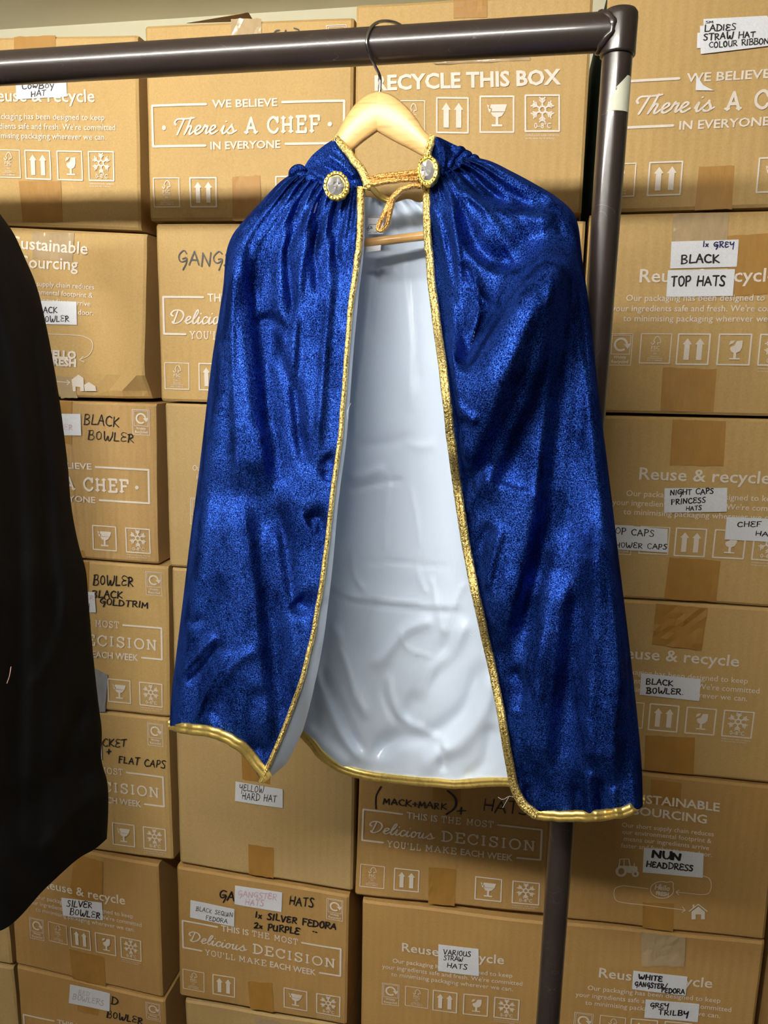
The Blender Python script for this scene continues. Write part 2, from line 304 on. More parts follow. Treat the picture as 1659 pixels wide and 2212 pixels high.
SL = {  # slab-serif capitals: strokes and serif positions (x, y)
 'A': (.95, [[(.1, 0), (.475, 1), (.85, 0)], [(.24, .34), (.7, .34)]], [(.1, 0), (.85, 0)]), 'C': (.88, [['s', (.8, .72), (.7, .9), (.45, 1), (.15, .8), (.06, .5), (.15, .2), (.45, 0), (.7, .06), (.82, .24)], [(.82, .98), (.82, .68)]], []),
 'H': (1., [[(.2, 0), (.2, 1)], [(.8, 0), (.8, 1)], [(.2, .5), (.8, .5)]], [(.2, 0), (.2, 1), (.8, 0), (.8, 1)]), 'E': (.85, [[(.2, 0), (.2, 1)], [(.05, 1), (.75, 1), (.75, .78)], [(.2, .52), (.6, .52)], [(.05, 0), (.77, 0), (.77, .24)]], []),
 'F': (.82, [[(.2, 0), (.2, 1)], [(.05, 1), (.75, 1), (.75, .76)], [(.2, .5), (.6, .5)]], [(.2, 0)]), 'D': (.95, [[(.2, 0), (.2, 1)], ['s', (.05, 1), (.45, 1), (.8, .78), (.88, .5), (.8, .22), (.45, 0), (.05, 0)]], []),
 'I': (.5, [[(.25, 0), (.25, 1)]], [(.25, 0), (.25, 1)]), 'S': (.76, [['s', (.66, .76), (.55, .95), (.35, 1), (.12, .85), (.15, .62), (.38, .52), (.6, .42), (.68, .22), (.5, .02), (.3, 0), (.1, .2)], [(.67, .98), (.67, .74)], [(.08, .02), (.08, .26)]], []),
 'O': (.95, [['s', (.48, 1), (.2, .88), (.06, .5), (.2, .12), (.48, 0), (.76, .12), (.9, .5), (.76, .88), (.48, 1)]], []), 'N': (1., [[(.2, 0), (.2, 1), (.8, 0), (.8, 1)]], [(.2, 0), (.2, 1), (.8, 1)]),
 'T': (.85, [[(.42, 0), (.42, 1)], [(.08, .74), (.08, 1), (.77, 1), (.77, .74)]], [(.42, 0)]), 'M': (1.12, [[(.2, 0), (.2, 1), (.56, .3), (.92, 1), (.92, 0)]], [(.2, 0), (.2, 1), (.92, 0), (.92, 1)]),
 'Y': (.95, [[(.14, 1), (.475, .48), (.81, 1)], [(.475, .48), (.475, 0)]], [(.14, 1), (.81, 1), (.475, 0)]), 'U': (.95, [['s', (.2, 1), (.2, .4), (.27, .12), (.475, 0), (.68, .12), (.75, .4), (.75, 1)]], [(.2, 1), (.75, 1)]),
 'L': (.8, [[(.2, 1), (.2, 0)], [(.05, 0), (.72, 0), (.72, .26)]], [(.2, 1)]), 'K': (.95, [[(.2, 0), (.2, 1)], [(.78, 1), (.22, .42)], [(.4, .6), (.8, 0)]], [(.2, 0), (.2, 1), (.78, 1), (.8, 0)]), ' ': (.45, [], []), "'": (.25, [[(.1, 1), (.1, .72)]], []),
}
def slab2d(s, w=0.2, gap=0.2):
    V = []; Fc = []; x = 0.0
    for ch in s:
        wd_, st, sf = SL[ch]
        st = list(st) + [[(a - .14, b + (w * .35 if b < .5 else -w * .35)), (a + .14, b + (w * .35 if b < .5 else -w * .35))] for a, b in sf]
        k0 = len(st) - len(sf)
        for j, q in enumerate(st):
            sm = q[0] == 's'; p = np.array(q[1:] if sm else q, float)
            if sm: legs = [spline(p, 26)]
            else: legs = [p[k:k + 2] for k in range(len(p) - 1)]
            for g in legs:
                v, f = ribbon(g + np.array([x, 0]), w * (0.72 if j >= k0 else 1)); n = len(V); V += v; Fc += [tuple(i + n for i in a) for a in f]
        x += wd_ + gap
    V = np.array(V); V[:, 0] -= V[:, 0].min(); return V, Fc, V[:, 0].max()
CU = {  # joined-up script, x-height 1
 'D': (1.45, [[(.42, 1.75), (.3, .9), (.14, .1)], [(-.05, 1.05), (-.3, 1.3), (-.1, 1.75), (.4, 1.92), (.95, 1.7), (1.2, 1.1), (.95, .35), (.45, 0), (.1, .05), (.0, .25)]]),
 'T': (1.0, [[(.75, 1.85), (.5, .9), (.25, 0)], [(-.05, 1.15), (-.2, 1.45), (0, 1.8), (.4, 1.85), (1.0, 1.85), (1.75, 1.95)]]),
 'h': (.95, [[(.45, 2.0), (.25, 1.0), (.0, 0)], [(.06, .2), (.3, .85), (.5, 1.0), (.6, .8), (.48, .2), (.6, 0), (.95, .35)]]),
 'e': (.8, [[(0, .3), (.35, .5), (.6, .78), (.52, 1.0), (.3, .95), (.13, .6), (.15, .18), (.4, 0), (.85, .35)]]), 'l': (.6, [[(0, .3), (.4, 1.0), (.62, 1.65), (.5, 1.95), (.33, 1.6), (.15, .7), (.17, .15), (.36, 0), (.65, .35)]]),
 'i': (.58, [[(0, .35), (.22, .95), (.15, .3), (.22, .02), (.38, .05), (.62, .4)], [(.36, 1.42), (.38, 1.46)]]), 'c': (.72, [[(.62, .85), (.45, 1.0), (.2, .8), (.1, .4), (.2, .05), (.42, 0), (.76, .35)]]),
 'o': (.88, [[(.42, 1.0), (.16, .8), (.1, .35), (.26, 0), (.52, .15), (.62, .6), (.45, .98), (.55, .8), (.92, .85)]]), 'u': (1.0, [[(0, .85), (.14, .95), (.1, .3), (.2, .02), (.42, .15), (.62, .98)], [(.62, .98), (.55, .3), (.65, .02), (.82, .1), (1.02, .4)]]),
 's': (.85, [[(0, .3), (.36, .9), (.42, 1.12), (.45, .85), (.66, .4), (.6, .06), (.3, 0), (.12, .15)], [(.6, .06), (.95, .35)]]), 'r': (.72, [[(0, .3), (.2, .9), (.26, 1.1), (.34, .88), (.55, .92), (.46, .4), (.5, .03), (.78, .35)]]), ' ': (.45, []),
}
def script2d(s, w=0.2):
    V = []; Fc = []; x = 0.0
    for ch in s:
        wd_, st = CU[ch]
        for p in st:
            v, f = ribbon(spline(np.array(p) + np.array([x, 0]), 10 * len(p)), w); n = len(V); V += v; Fc += [tuple(i + n for i in a) for a in f]
        x += wd_
    V = np.array(V); V[:, 0] -= V[:, 0].min(); V /= 1.9; return V, Fc, V[:, 0].max()
def place(vf, p0, p1, h, slant=0.0):
    """lay unit lettering so that its baseline runs from p0 to p1 (y down) with cap height h"""
    v, f, wd_ = vf; p0 = np.array(p0, float); p1 = np.array(p1, float); d = p1 - p0
    n = np.array([d[1], -d[0]]) / (np.linalg.norm(d) + 1e-9)
    upx = np.array([0.0, -1.0]) * 0.5 + n * 0.5 + np.array([slant, 0])
    return p0 + np.outer(v[:, 0] / wd_, d) + np.outer(v[:, 1], upx) * h, f
class Flat:
    """flat artwork in 2D (y down)"""
    def __init__(s): s.v = []; s.f = []
    def add(s, vf):
        v, f = vf; n = len(s.v); s.v += [tuple(p) for p in v]; s.f += [tuple(i + n for i in q) for q in f]; return s
    def poly(s, pts):
        n = len(s.v); s.v += [tuple(p) for p in pts]; s.f.append(tuple(range(n, n + len(pts)))); return s
    def line(s, pts, w, dense=0.03):
        p = np.asarray(pts, float)
        for k in range(len(p) - 1):
            m_ = max(2, int(np.linalg.norm(p[k + 1] - p[k]) / dense) + 1)
            s.add(ribbon(np.array([p[k] + (p[k + 1] - p[k]) * t for t in np.linspace(0, 1, m_)]), w))
        return s
    def curve(s, pts, w, n=24): return s.add(ribbon(spline(pts, n), w))
    def disc(s, c, rx, ry=None, n=14):
        ry = ry or rx; return s.poly([(c[0] + rx * math.cos(2 * math.pi * i / n), c[1] + ry * math.sin(2 * math.pi * i / n)) for i in range(n)])
    def moved(s, x, y, sx, sy=None):
        r = Flat(); sy = sy or sx; r.v = [(x + a * sx, y + b * sy) for a, b in s.v]; r.f = list(s.f); return r

# ---- handling icons on a unit square (y down)
def square(lw=.05): return Flat().line([(0, 0), (1, 0), (1, 1), (0, 1), (0, 0)], lw, 0.5)
def ic_arrows():
    a = square()
    for x in (.3, .7): a.poly([(x, .14), (x + .15, .34), (x - .15, .34)]).poly([(x - .085, .34), (x + .085, .34), (x + .085, .86), (x - .085, .86)])
    return a
def ic_glass():
    a = square()
    a.poly([(.2, .22), (.27, .25), (.24, .33), (.32, .36), (.3, .44), (.26, .44)]).poly([(.32, .22), (.8, .22), (.74, .42), (.34, .42), (.36, .34), (.29, .31)])
    a.poly([(.31, .44), (.73, .43), (.64, .55), (.5, .59), (.38, .55)]).poly([(.46, .57), (.54, .57), (.54, .78), (.46, .78)]).poly([(.34, .78), (.66, .78), (.66, .84), (.34, .84)])
    return a
def ic_glass_leaf():
    a = square()
    a.poly([(.36, .22), (.5, .2), (.44, .3), (.32, .36)]).poly([(.56, .22), (.74, .2), (.74, .42), (.68, .56), (.54, .62), (.42, .58), (.36, .48), (.38, .42), (.5, .36)])
    a.poly([(.49, .6), (.57, .6), (.57, .78), (.49, .78)]).poly([(.36, .78), (.7, .78), (.7, .83), (.36, .83)]); return a
def ic_snow():
    a = square(); c = np.array([.5, .4])
    for k in range(6):
        t = math.pi / 6 + k * math.pi / 3; d = np.array([math.cos(t), math.sin(t)]); n = np.array([-d[1], d[0]])
        a.line([c + d * .09, c + d * .31], .05, 1)
        for q in (.19, .26): a.line([c + d * q, c + d * (q + .08) + n * .08], .04, 1).line([c + d * q, c + d * (q + .08) - n * .08], .04, 1)
    ring = [c + .1 * np.array([math.cos(k * math.pi / 3), math.sin(k * math.pi / 3)]) for k in range(7)]; a.line(ring, .05, 1)
    a.add(place(text2d('0–8°C', 0.015), (.26, .92), (.76, .92), .15))
    a.add(place(text2d('Chilled pouch inside, refrigerate'), (.0, 1.13), (1.0, 1.13), .05)).add(place(text2d('on the same day of delivery!'), (.0, 1.22), (.86, 1.22), .05)); return a
def ic_forest():
    a = square(.035)
    a.curve([(.34, .3), (.4, .36), (.46, .27), (.42, .24), (.5, .1), (.6, .12), (.66, .27), (.63, .3), (.56, .3), (.56, .36)], .03, 40)
    a.add(place(text2d('FSC', 0.01), (.36, .53), (.64, .53), .12)).line([(.35, .58), (.65, .58)], .015, 1).add(place(text2d('MIX'), (.44, .7), (.56, .7), .06))
    a.add(place(text2d('Board from'), (.36, .79), (.64, .79), .045)).line([(.25, .83), (.75, .83)], .015, 1).add(place(text2d('FSC C188616'), (.25, .93), (.75, .93), .06)); return a
def ic_recycle():   # unit wide, 1.35 high
    a = Flat().line([(0, 0), (1, 0), (1, 1.45), (0, 1.45), (0, 0)], .035, .5).line([(.08, .07), (.92, .07), (.92, .94), (.08, .94), (.08, .07)], .03, .5)
    a.curve([(.5 + .27 * math.cos(t), .5 + .27 * math.sin(t)) for t in np.linspace(1.0, 6.0, 12)], .1, 30)
    a.poly([(.62, .48), (.96, .44), (.82, .7)]).add(place(text2d('Widely', .02), (.2, 1.14), (.78, 1.14), .14)).add(place(text2d('Recycled', .02), (.12, 1.35), (.88, 1.35), .14)); return a
def ic_house():
    return Flat().poly([(.12, .5), (.5, .14), (.88, .5), (.88, 1), (.66, 1), (.66, .68), (.36, .68), (.36, 1), (.12, 1)]).line([(0, .46), (.5, 0), (1, .46)], .07, 1).poly([(.18, .02), (.28, .02), (.28, .2), (.18, .28)])
def ic_farm():
    return Flat().poly([(0, .3), (.35, 0), (.6, .22), (.6, 1), (.42, 1), (.42, .75), (.2, .72), (.2, 1), (.06, 1)]).poly([(.62, .62), (.85, .45), (1.15, .7), (1.18, 1), (.64, 1)])
def ic_tractor():
    a = Flat().curve([(.24 + .19 * math.cos(t), .72 + .24 * math.sin(t)) for t in np.linspace(0, 6.3, 14)], .12, 30).curve([(.85 + .11 * math.cos(t), .86 + .13 * math.sin(t)) for t in np.linspace(0, 6.3, 12)], .09, 24)
    a.line([(.14, .45), (.18, .04), (.56, .04), (.62, .42)], .05, 1).line([(.36, .05), (.36, .4)], .04, 1).poly([(.1, .4), (.62, .42), (.93, .46), (.95, .68), (.72, .72), (.68, .82), (.5, .8), (.4, .5), (.1, .48)]).line([(.8, .45), (.8, .28)], .04, 1); return a
ICON = dict(arrows=ic_arrows(), glass=ic_glass(), glass_leaf=ic_glass_leaf(), snow=ic_snow(), forest=ic_forest(), recycle=ic_recycle())

# ---- printed faces in metres from the box front's top left corner (y down); nominal front 0.328 x 0.280
BW, BH = 0.328, 0.280
def icon_at(k, x, y, w, h=None): return (k + '_icon', ICON[k].moved(x, y, w, h or w))
def base_icons(rec=True):
    r = [icon_at('forest', .0088, .2175, .0425), icon_at('arrows', .0695, .2175, .0425), icon_at('glass', .2095, .2175, .0435), icon_at('snow', .272, .2175, .0435)]
    if rec: r.append(icon_at('recycle', .2885, .0105, .0292))
    return r
def frame(a, t0, t1, b0, b1):
    x0, x1, y0, y1 = .0095, .3155, .1125, .171; w = .0034
    return a.line([(t0, y0), (x0, y0), (x0, y1), (b0, y1)], w).line([(t1, y0), (x1, y0), (x1, y1), (b1, y1)], w)
def art_believe():
    a = frame(Flat(), .099, .220, .096, .225)
    a.add(place(text2d('WE BELIEVE', .018), (.1085, .1175), (.2125, .1175), .0108)).add(place(text2d('IN EVERYONE', .018), (.104, .1765), (.217, .1765), .0108))
    a.add(place(script2d('There is'), (.0415, .1545), (.147, .1545), .0225, .22)).add(place(slab2d('A CHEF', .185), (.159, .1545), (.279, .1545), .0215)).disc((.0285, .1445), .0034).disc((.294, .1445), .0034); return a
def art_delicious():
    a = frame(Flat(), .079, .243, .047, .277)
    a.add(place(text2d('THIS IS', .018), (.0865, .119), (.1405, .119), .0122)).add(place(slab2d('THE MOST', .15), (.147, .119), (.2355, .119), .0118))
    a.add(place(script2d('Delicious'), (.018, .154), (.137, .154), .021, .2)).add(place(slab2d('DECISION', .15), (.148, .1545), (.306, .1545), .0185))
    a.add(place(slab2d("YOU'LL", .15), (.0535, .178), (.1135, .178), .0118)).add(place(slab2d('MAKE', .15), (.121, .178), (.175, .178), .0118)).add(place(text2d('EACH WEEK', .018), (.182, .178), (.27, .178), .0122)); return a
def art_reuse():
    return Flat().add(place(text2d('Reuse & recycle', .012), (.074, .0935), (.256, .0935), .0182)), \
        Flat().add(place(text2d('Our packaging has been designed to keep', .006), (.0575, .1195), (.2715, .1195), .0088)) \
        .add(place(text2d("your ingredients safe and fresh. We're committed", .006), (.0385, .134), (.2895, .134), .0088)) \
        .add(place(text2d('to minimising packaging wherever we can.', .006), (.0555, .148), (.2735, .148), .0088))
RE_ICONS = [icon_at('recycle', .0395, .1655, .031), icon_at('forest', .0825, .1655, .0415), icon_at('arrows', .1335, .1655, .0425), icon_at('glass_leaf', .1885, .1655, .0425), icon_at('snow', .243, .1655, .0425)]
ART_B, ART_D, (ART_RH, ART_RT) = art_believe(), art_delicious(), art_reuse()
PRINT = {
 'believe': [('slogan_print', ART_B)] + base_icons(), 'delicious': [('slogan_print', ART_D)] + base_icons(),
 'reuse': [('heading_print', ART_RH), ('text_print', ART_RT)] + RE_ICONS, 'plain': [],
}

# ------------------------------------------------------------------ cardboard boxes
class Carton:
    def __init__(s, label, quad, m='kraft_card', depth=0.25, sides=None, dent=None, y=BOX_Y, skew=0.0):
        """quad: front corners TL, TR, BL, BR as (x, z) on the front plane of the stacks"""
        s.q = np.array(quad, float); s.y = y; s.ph = rng.uniform(0, 6.28, 8); s.dent = dent
        cx = s.q[:, 0].mean(); zb = s.q[2:, 1].min()
        s.t = thing('cardboard_box', label, 'box', (cx, y + depth / 2, zb), 'stacked cardboard boxes')
        nu, nv = 16, 14; us = np.concatenate([[0, .012], np.linspace(.04, .96, nu - 4), [.988, 1]]); vs = np.concatenate([[0, .014], np.linspace(.05, .95, nv - 4), [.986, 1]])
        V = []
        for v in vs:
            for u in us:
                p = s.P(u * BW, v * BH, 0); e = (0.003 if (u in (0, 1)) else 0) + (0.003 if (v in (0, 1)) else 0); V.append((p[0], p[1] + e, p[2]))
        Fc = grid_faces(nu, nv, True); n = len(V)
        ring = [i for i in range(nu)] + [j * nu + nu - 1 for j in range(1, nv)] + [(nv - 1) * nu + i for i in range(nu - 2, -1, -1)] + [j * nu for j in range(nv - 2, 0, -1)]
        for i in ring: V.append((V[i][0] + skew, y + depth, V[i][2]))
        k = len(ring); fm = [0] * len(Fc)
        for a in range(k):
            b2 = (a + 1) % k; Fc.append((ring[a], ring[b2], n + b2, n + a))
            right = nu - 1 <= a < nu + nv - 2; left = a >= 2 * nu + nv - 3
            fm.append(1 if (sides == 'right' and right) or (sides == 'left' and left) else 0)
        Fc.append(tuple(n + a for a in range(k))); fm.append(0)
        mesh('carton', V, Fc, None, s.t, False, [m, 'green_card'], fm)
    def disp(s, u, v):
        p = s.ph; d = 0.0011 * np.sin(5 * u + p[0]) * np.sin(4 * v + p[1]) + 0.0006 * np.sin(11 * u + 4 * v + p[2]) + 0.0004 * np.sin(17 * v - 9 * u + p[3])
        if s.dent:
            for (du, dv, r, a) in s.dent: d = d + a * np.exp(-((u - du) ** 2 + (v - dv) ** 2) / r ** 2)
        return d
    def P(s, x, yd, off):
        u = np.asarray(x, float) / BW; v = np.asarray(yd, float) / BH
        a = s.q[0] + np.multiply.outer(u, s.q[1] - s.q[0]); c = s.q[2] + np.multiply.outer(u, s.q[3] - s.q[2])
        p = a + (c - a) * v[..., None]
        return np.stack([p[..., 0], s.y + s.disp(u, v) - off, p[..., 1]], -1)
    def px(s, a, off):
        """artwork measured in photo pixels, laid on the box front"""
        a = np.asarray(a, float); w = at(a[..., 0], a[..., 1], s.y)
        u = (w[..., 0] - s.q[:, 0].mean()) / BW + .5; v = (s.q[0, 1] - w[..., 2]) / BH
        w[..., 1] = s.y + s.disp(u, v) - off; return w
    def metric(s, name, flat, m='white_ink', off=0.0015, label=None):
        v = np.array(flat.v); return mesh(name, s.P(v[:, 0], v[:, 1], off), flat.f, m, s.t, label=label)
    def pix(s, name, flat, m='white_ink', off=0.0015, parent=None, label=None):
        v = np.array(flat.v); return mesh(name, s.px(v, off), flat.f, m, parent or s.t, label=label)
    def printed(s, kind, skip=()):
        for nm, a in PRINT[kind]:
            if nm not in skip: s.metric(nm, a)
        return s
    def patch(s, name, quad, m, off, nx=8, ny=6, th=0.0005, crease=0.0, label=None, seed=0, rag=0.0):
        q = np.array(quad, float); r = np.random.default_rng(seed + int(abs(q[0, 0]))); V = []
        for j in range(ny):
            for i in range(nx):
                u = i / (nx - 1); v = j / (ny - 1); a = q[0] + (q[1] - q[0]) * u; c = q[3] + (q[2] - q[3]) * u; p = a + (c - a) * v
                if rag and (j == 0 or j == ny - 1): p = p + np.array([0, r.uniform(-rag, rag)])
                V.append(p)
        W = s.px(np.array(V), off)
        if crease: W[:, 1] -= np.abs(r.normal(0, crease, len(W)))
        n = len(W); bk = W.copy(); bk[:, 1] += th
        ring = list(range(nx)) + [j * nx + nx - 1 for j in range(1, ny)] + [(ny - 1) * nx + i for i in range(nx - 2, -1, -1)] + [j * nx for j in range(ny - 2, 0, -1)]
        Fc = grid_faces(nx, ny, True) + [(ring[(a + 1) % len(ring)], ring[a], n + ring[a], n + ring[(a + 1) % len(ring)]) for a in range(len(ring))]
        return mesh(name, np.vstack([W, bk]), Fc, m, s.t, label=label)
    def tape(s, *quad, m='brown_tape', crease=0.0): return s.patch('packing_tape', quad, m, 0.0008, 8, 7, crease=crease, rag=1.2)
    def label(s, quad, lines, text, lift=0.0, m='black_marker'):
        o = s.patch('paper_label', quad, 'label_paper', 0.0022 + lift, 7, 4, label=text)
        if lines: s.write(lines, 0.0027 + lift, o, m)
        return o
    def write(s, lines, off=0.0017, parent=None, m='black_marker', name='handwriting'):
        for ln in lines:
            tx, p0, p1, h = ln[:4]; w = ln[4] if len(ln) > 4 else .15; mm_ = ln[5] if len(ln) > 5 else m
            s.pix(name, Flat().add(place(pen(tx, w), p0, p1, h, 0.05)), mm_, off, parent)
def rect(xl, xr, zt, zb, dl=0, dr=0): return [(xl, zt), (xr, zt + dr), (xl, zb), (xr, zb + dl)]

# --- leftmost stack
c = Carton('cardboard box with COWBOY HAT label at the top of the leftmost stack', [(-.957, 1.984), (-.624, 1.972), (-.962, 1.705), (-.632, 1.691)]).printed('reuse')
c.tape((31, 80), (121, 78), (121, 112), (31, 114)); c.tape((42, 391), (131, 390), (136, 480), (49, 480), crease=.0002)
c.label([(35, 150), (144, 148), (145, 209), (38, 216)], [('CowBoy', (50, 194), (118, 191), 13, .16), ('HAT', (70, 210), (101, 207), 12, .16)], 'white paper label handwritten COWBOY HAT')
c = Carton('dented cardboard box printed Sustainable Sourcing, second in the leftmost stack', [(-.952, 1.702), (-.622, 1.685), (-.955, 1.424), (-.640, 1.424)], dent=[(1.02, 1.02, .13, .034), (.87, .95, .05, -.006), (.78, 1.0, .08, .010), (.97, .84, .045, -.004), (.93, .93, .03, .006)])
c.tape((71, 501), (161, 504), (158, 566), (71, 558), m='clear_tape', crease=.0002); c.tape((120, 812), (157, 815), (168, 860), (132, 860), m='clear_tape')
a = Flat().add(place(text2d('Sustainable', .012), (29, 536), (191, 550), 26)).add(place(text2d('Sourcing', .012), (47, 578), (170, 584), 26)); c.pix('heading_print', a)
a = Flat()
for tx, x0, x1, y0, y1 in (('Our short supply chain reduces', 14, 205, 614, 626), ('our environmental footprint &', 18, 202, 632, 644), ('means our ingredients arrive', 21, 197, 649, 662), ('faster and fresher to your door.', 4, 204, 668, 682)):
    a.add(place(text2d(tx, .006), (x0, y0), (x1, y1), 11.5))
c.pix('text_print', a)
a = Flat().line([(60, 720), (101, 721), (178, 725)], 1.3, 40).curve([(178, 725), (198, 735), (201, 752), (192, 768), (174, 777)], 1.3).line([(181, 770), (173, 777.5), (183, 782)], 1.3, 40)
c.pix('route_print', a); c.pix('route_print', Flat().line([(110, 823), (151, 826)], 1.3, 40).line([(146, 821), (152, 826), (146, 831)], 1.3, 40))
c.pix('logo_print', Flat().add(place(text2d('HELLO', .05), (99, 772), (166, 775), 16)).add(place(text2d('FRESH', .05), (104, 789), (166, 792), 16)))
c.pix('house_print', ic_farm().moved(156, 809, 43, 36))
c.label([(84, 650), (168, 652), (169, 702), (88, 700)], [('BLACK', (76, 678), (127, 676), 13, .14), ('BOWLER', (89, 696), (153, 694), 13, .14)], 'white paper label handwritten BLACK BOWLER')
c = Carton('ridged cardboard box handwritten BLACK BOWLER below a crushed box, third in the leftmost stack', [(-.957, 1.418), (-.618, 1.417), (-.957, 1.143), (-.624, 1.143)], 'kraft_card_fluted').printed('believe')
c.tape((131, 867), (156, 867), (156, 960), (134, 955)); c.tape((155, 1185), (182, 1190), (185, 1205), (155, 1205))
c.label([(95, 893), (175.5, 894), (177.5, 940.5), (95, 939)], [('BOWLER', (96, 927), (160, 928), 12, .1)], 'white paper label with faded pink writing', m='pink_marker')
c.write([('BLACK', (182, 916), (257, 923), 22, .1), ('BOWLER', (191, 948), (290, 955), 19, .11)])
c = Carton('cardboard box handwritten BOWLER BLACK GOLD TRIM with grey tape, fourth in the leftmost stack', [(-.938, 1.138), (-.607, 1.139), (-.94, .858), (-.613, .860)]).printed('delicious')
c.tape((150, 1212), (192, 1214), (192, 1290), (150, 1285)); c.patch('duct_tape', [(196, 1438), (233.6, 1457), (228.5, 1537), (205, 1537)], 'grey_tape', .0016, 8, 8, crease=.0008, label='grey silver duct tape')
c.label([(128, 1276), (206, 1278), (209, 1322), (130, 1320)], [('BOWLER', (145, 1292), (205, 1294), 10, .1, 'pink_marker'), ('1', (193, 1318), (196, 1318), 16, .1, 'blue_marker')], 'white paper label with faded pink writing')
c.write([('BOWLER', (202, 1262), (289, 1265), 21, .14), ('BLACK', (200, 1290), (265, 1292), 15, .15), ('GOLDTRIM', (217, 1304), (320, 1314), 13, .16)])
c = Carton('cardboard box handwritten POCKET + FLAT CAPS, fifth in the leftmost stack', [(-.945, .852), (-.616, .856), (-.947, .566), (-.618, .570)]).printed('delicious')
c.label([(140, 1598), (220.5, 1600), (222, 1640), (141, 1638)], [], 'blank white paper label')
c.write([('POCKET', (196, 1610), (274, 1613), 16, .13), ('+', (230, 1630), (241, 1630), 16, .13), ('FLAT CAPS', (257, 1646), (358, 1658), 15, .14)])
c = Carton('cardboard box with SILVER BOWLER label, sixth in the leftmost stack', [(-.965, .566), (-.648, .556), (-.970, .280), (-.650, .264)], 'kraft_card_deep').printed('reuse')
c.tape((161, 1846), (223, 1862), (223, 1950), (150, 1935)); c.tape((151, 2049), (225, 2067), (229, 2131), (158, 2114), crease=.0002)
c.label([(133.6, 1938), (222, 1947.5), (224, 1985.5), (138, 1975)], [('SILVER', (146, 1955), (201, 1960), 13, .15), ('BOWLER', (153, 1972), (219, 1981), 13, .16)], 'white paper label handwritten SILVER BOWLER')
c = Carton('cardboard box with faded BOWLERS label at the bottom of the leftmost stack', [(-.969, .275), (-.646, .258), (-.969, .002), (-.646, .002)], 'kraft_card_deep').printed('delicious')
c.tape((168, 2170), (214, 2178), (212, 2194), (168, 2184))
c.label([(152, 2126), (239, 2144), (237.6, 2183), (150, 2165)], [('RED', (170, 2146), (195, 2151), 9, .1), ('BOWLERS', (158, 2156), (225, 2171), 11, .13)], 'white paper label with faded grey writing', m='grey_marker')
c.write([('RED', (205, 2160), (257, 2171), 17, .12), ('BOWLER', (231, 2195), (309, 2211), 14, .16)])
# --- sliver of the stack beyond it
c = Carton('plain cardboard box at the far left edge, upper of two slivers', [(-1.31, .556), (-.985, .553), (-1.31, .276), (-.979, .276)], 'kraft_card_plain')
c = Carton('plain cardboard box at the far left edge, lower of two slivers', [(-1.31, .266), (-.979, .268), (-1.31, .002), (-.975, .002)], 'kraft_card_plain')
# --- second stack
c = Carton('cardboard box printed WE BELIEVE with an open top flap, top of the second stack', [(-.612, 1.984), (-.288, 1.978), (-.614, 1.705), (-.288, 1.703)]).printed('believe')
c.tape((500, 42), (565, 41), (567, 152), (500, 155), m='clear_tape', crease=.001); c.tape((501, 381), (562, 379), (565, 477), (503, 477), crease=.0002)
a = Flat().curve([(604, 66), (596, 68), (592, 78), (596, 92)], 3).curve([(636, 62), (646, 66), (648, 78), (640, 92)], 3).line([(612, 80), (618, 66), (624, 80)], 2.6, 40); c.pix('handwriting', a, 'black_marker', .0017)
fl = np.array([at(x, y, Y) for x, y, Y in ((402, 50, 1.30), (545, 45, 1.30), (534, 27, 1.225), (522, 30, 1.225))]); bk = fl + np.array([0.001, .004, .001])
mesh('open_flap', np.vstack([fl, bk]), [(0, 1, 2, 3), (7, 6, 5, 4), (0, 4, 5, 1), (1, 5, 6, 2), (2, 6, 7, 3), (3, 7, 4, 0)], 'kraft_card', c.t)
c = Carton('cardboard box with large handwritten GANG beside the blue cape, second in the second stack', [(-.605, 1.700), (-.284, 1.698), (-.607, 1.423), (-.284, 1.424)]).printed('delicious', ('recycle_icon',))
c.write([('GANGSTER', (384, 572), (570, 578), 30, .1)])
c = Carton('plain tan cardboard box beside the blue cape, third in the second stack', [(-.601, 1.419), (-.283, 1.420), (-.602, 1.141), (-.284, 1.141)], 'kraft_card_plain')
a = Flat().add(place(text2d('Our packaging has been', .006), (417, 1016), (540, 1018), 12)).add(place(text2d('ingredients safe and', .006), (426, 1035), (532, 1037), 12)); c.pix('text_print', a)
c.pix('recycle_icon', ICON['recycle'].moved(413, 1076, 38))
c = Carton('plain tan cardboard box mostly hidden by the cape hem, fourth in the second stack', [(-.599, 1.138), (-.281, 1.138), (-.603, .866), (-.282, .866)], 'kraft_card_plain')
c = Carton('plain cardboard box with YELLOW HARD HAT label, fifth in the second stack', [(-.601, .862), (-.272, .858), (-.604, .567), (-.273, .562)], 'kraft_card_plain')
c.tape((521, 1600), (584, 1611), (584, 1692), (524, 1683)); c.tape((537, 1822), (592, 1832), (591, 1897), (538, 1888), crease=.0001)
c.label([(509.7, 1687), (612, 1703), (611.6, 1744), (509, 1728)], [('YELLOW', (518, 1706), (571, 1710), 14, .11), ('HARD HAT', (524, 1723), (598, 1731), 14, .11)], 'white paper label handwritten YELLOW HARD HAT')
c = Carton('cardboard box handwritten GANGSTER HATS with two labels, sixth in the second stack', [(-.610, .559), (-.279, .552), (-.614, .277), (-.281, .277)], 'kraft_card_deep').printed('delicious')
c.tape((535, 2120), (588, 2124), (592.6, 2186), (541, 2178), crease=.0001)
c.label([(411.8, 1944), (507.6, 1962), (506.7, 2000.6), (411, 1981)], [('BLACK SEQUIN', (424, 1966), (503, 1979), 9, .12), ('FEDORA', (445, 1985), (492, 1993), 9, .12)], 'white paper label handwritten BLACK SEQUIN FEDORA')
c.label([(509, 1911), (610, 1927), (608.6, 1969), (507.6, 1951)], [('GANGSTER', (515, 1933), (598, 1943), 12, .14), ('HATS', (531, 1951), (570, 1955), 12, .14)], 'white paper label with faded pink GANGSTER HATS', m='pink_marker')
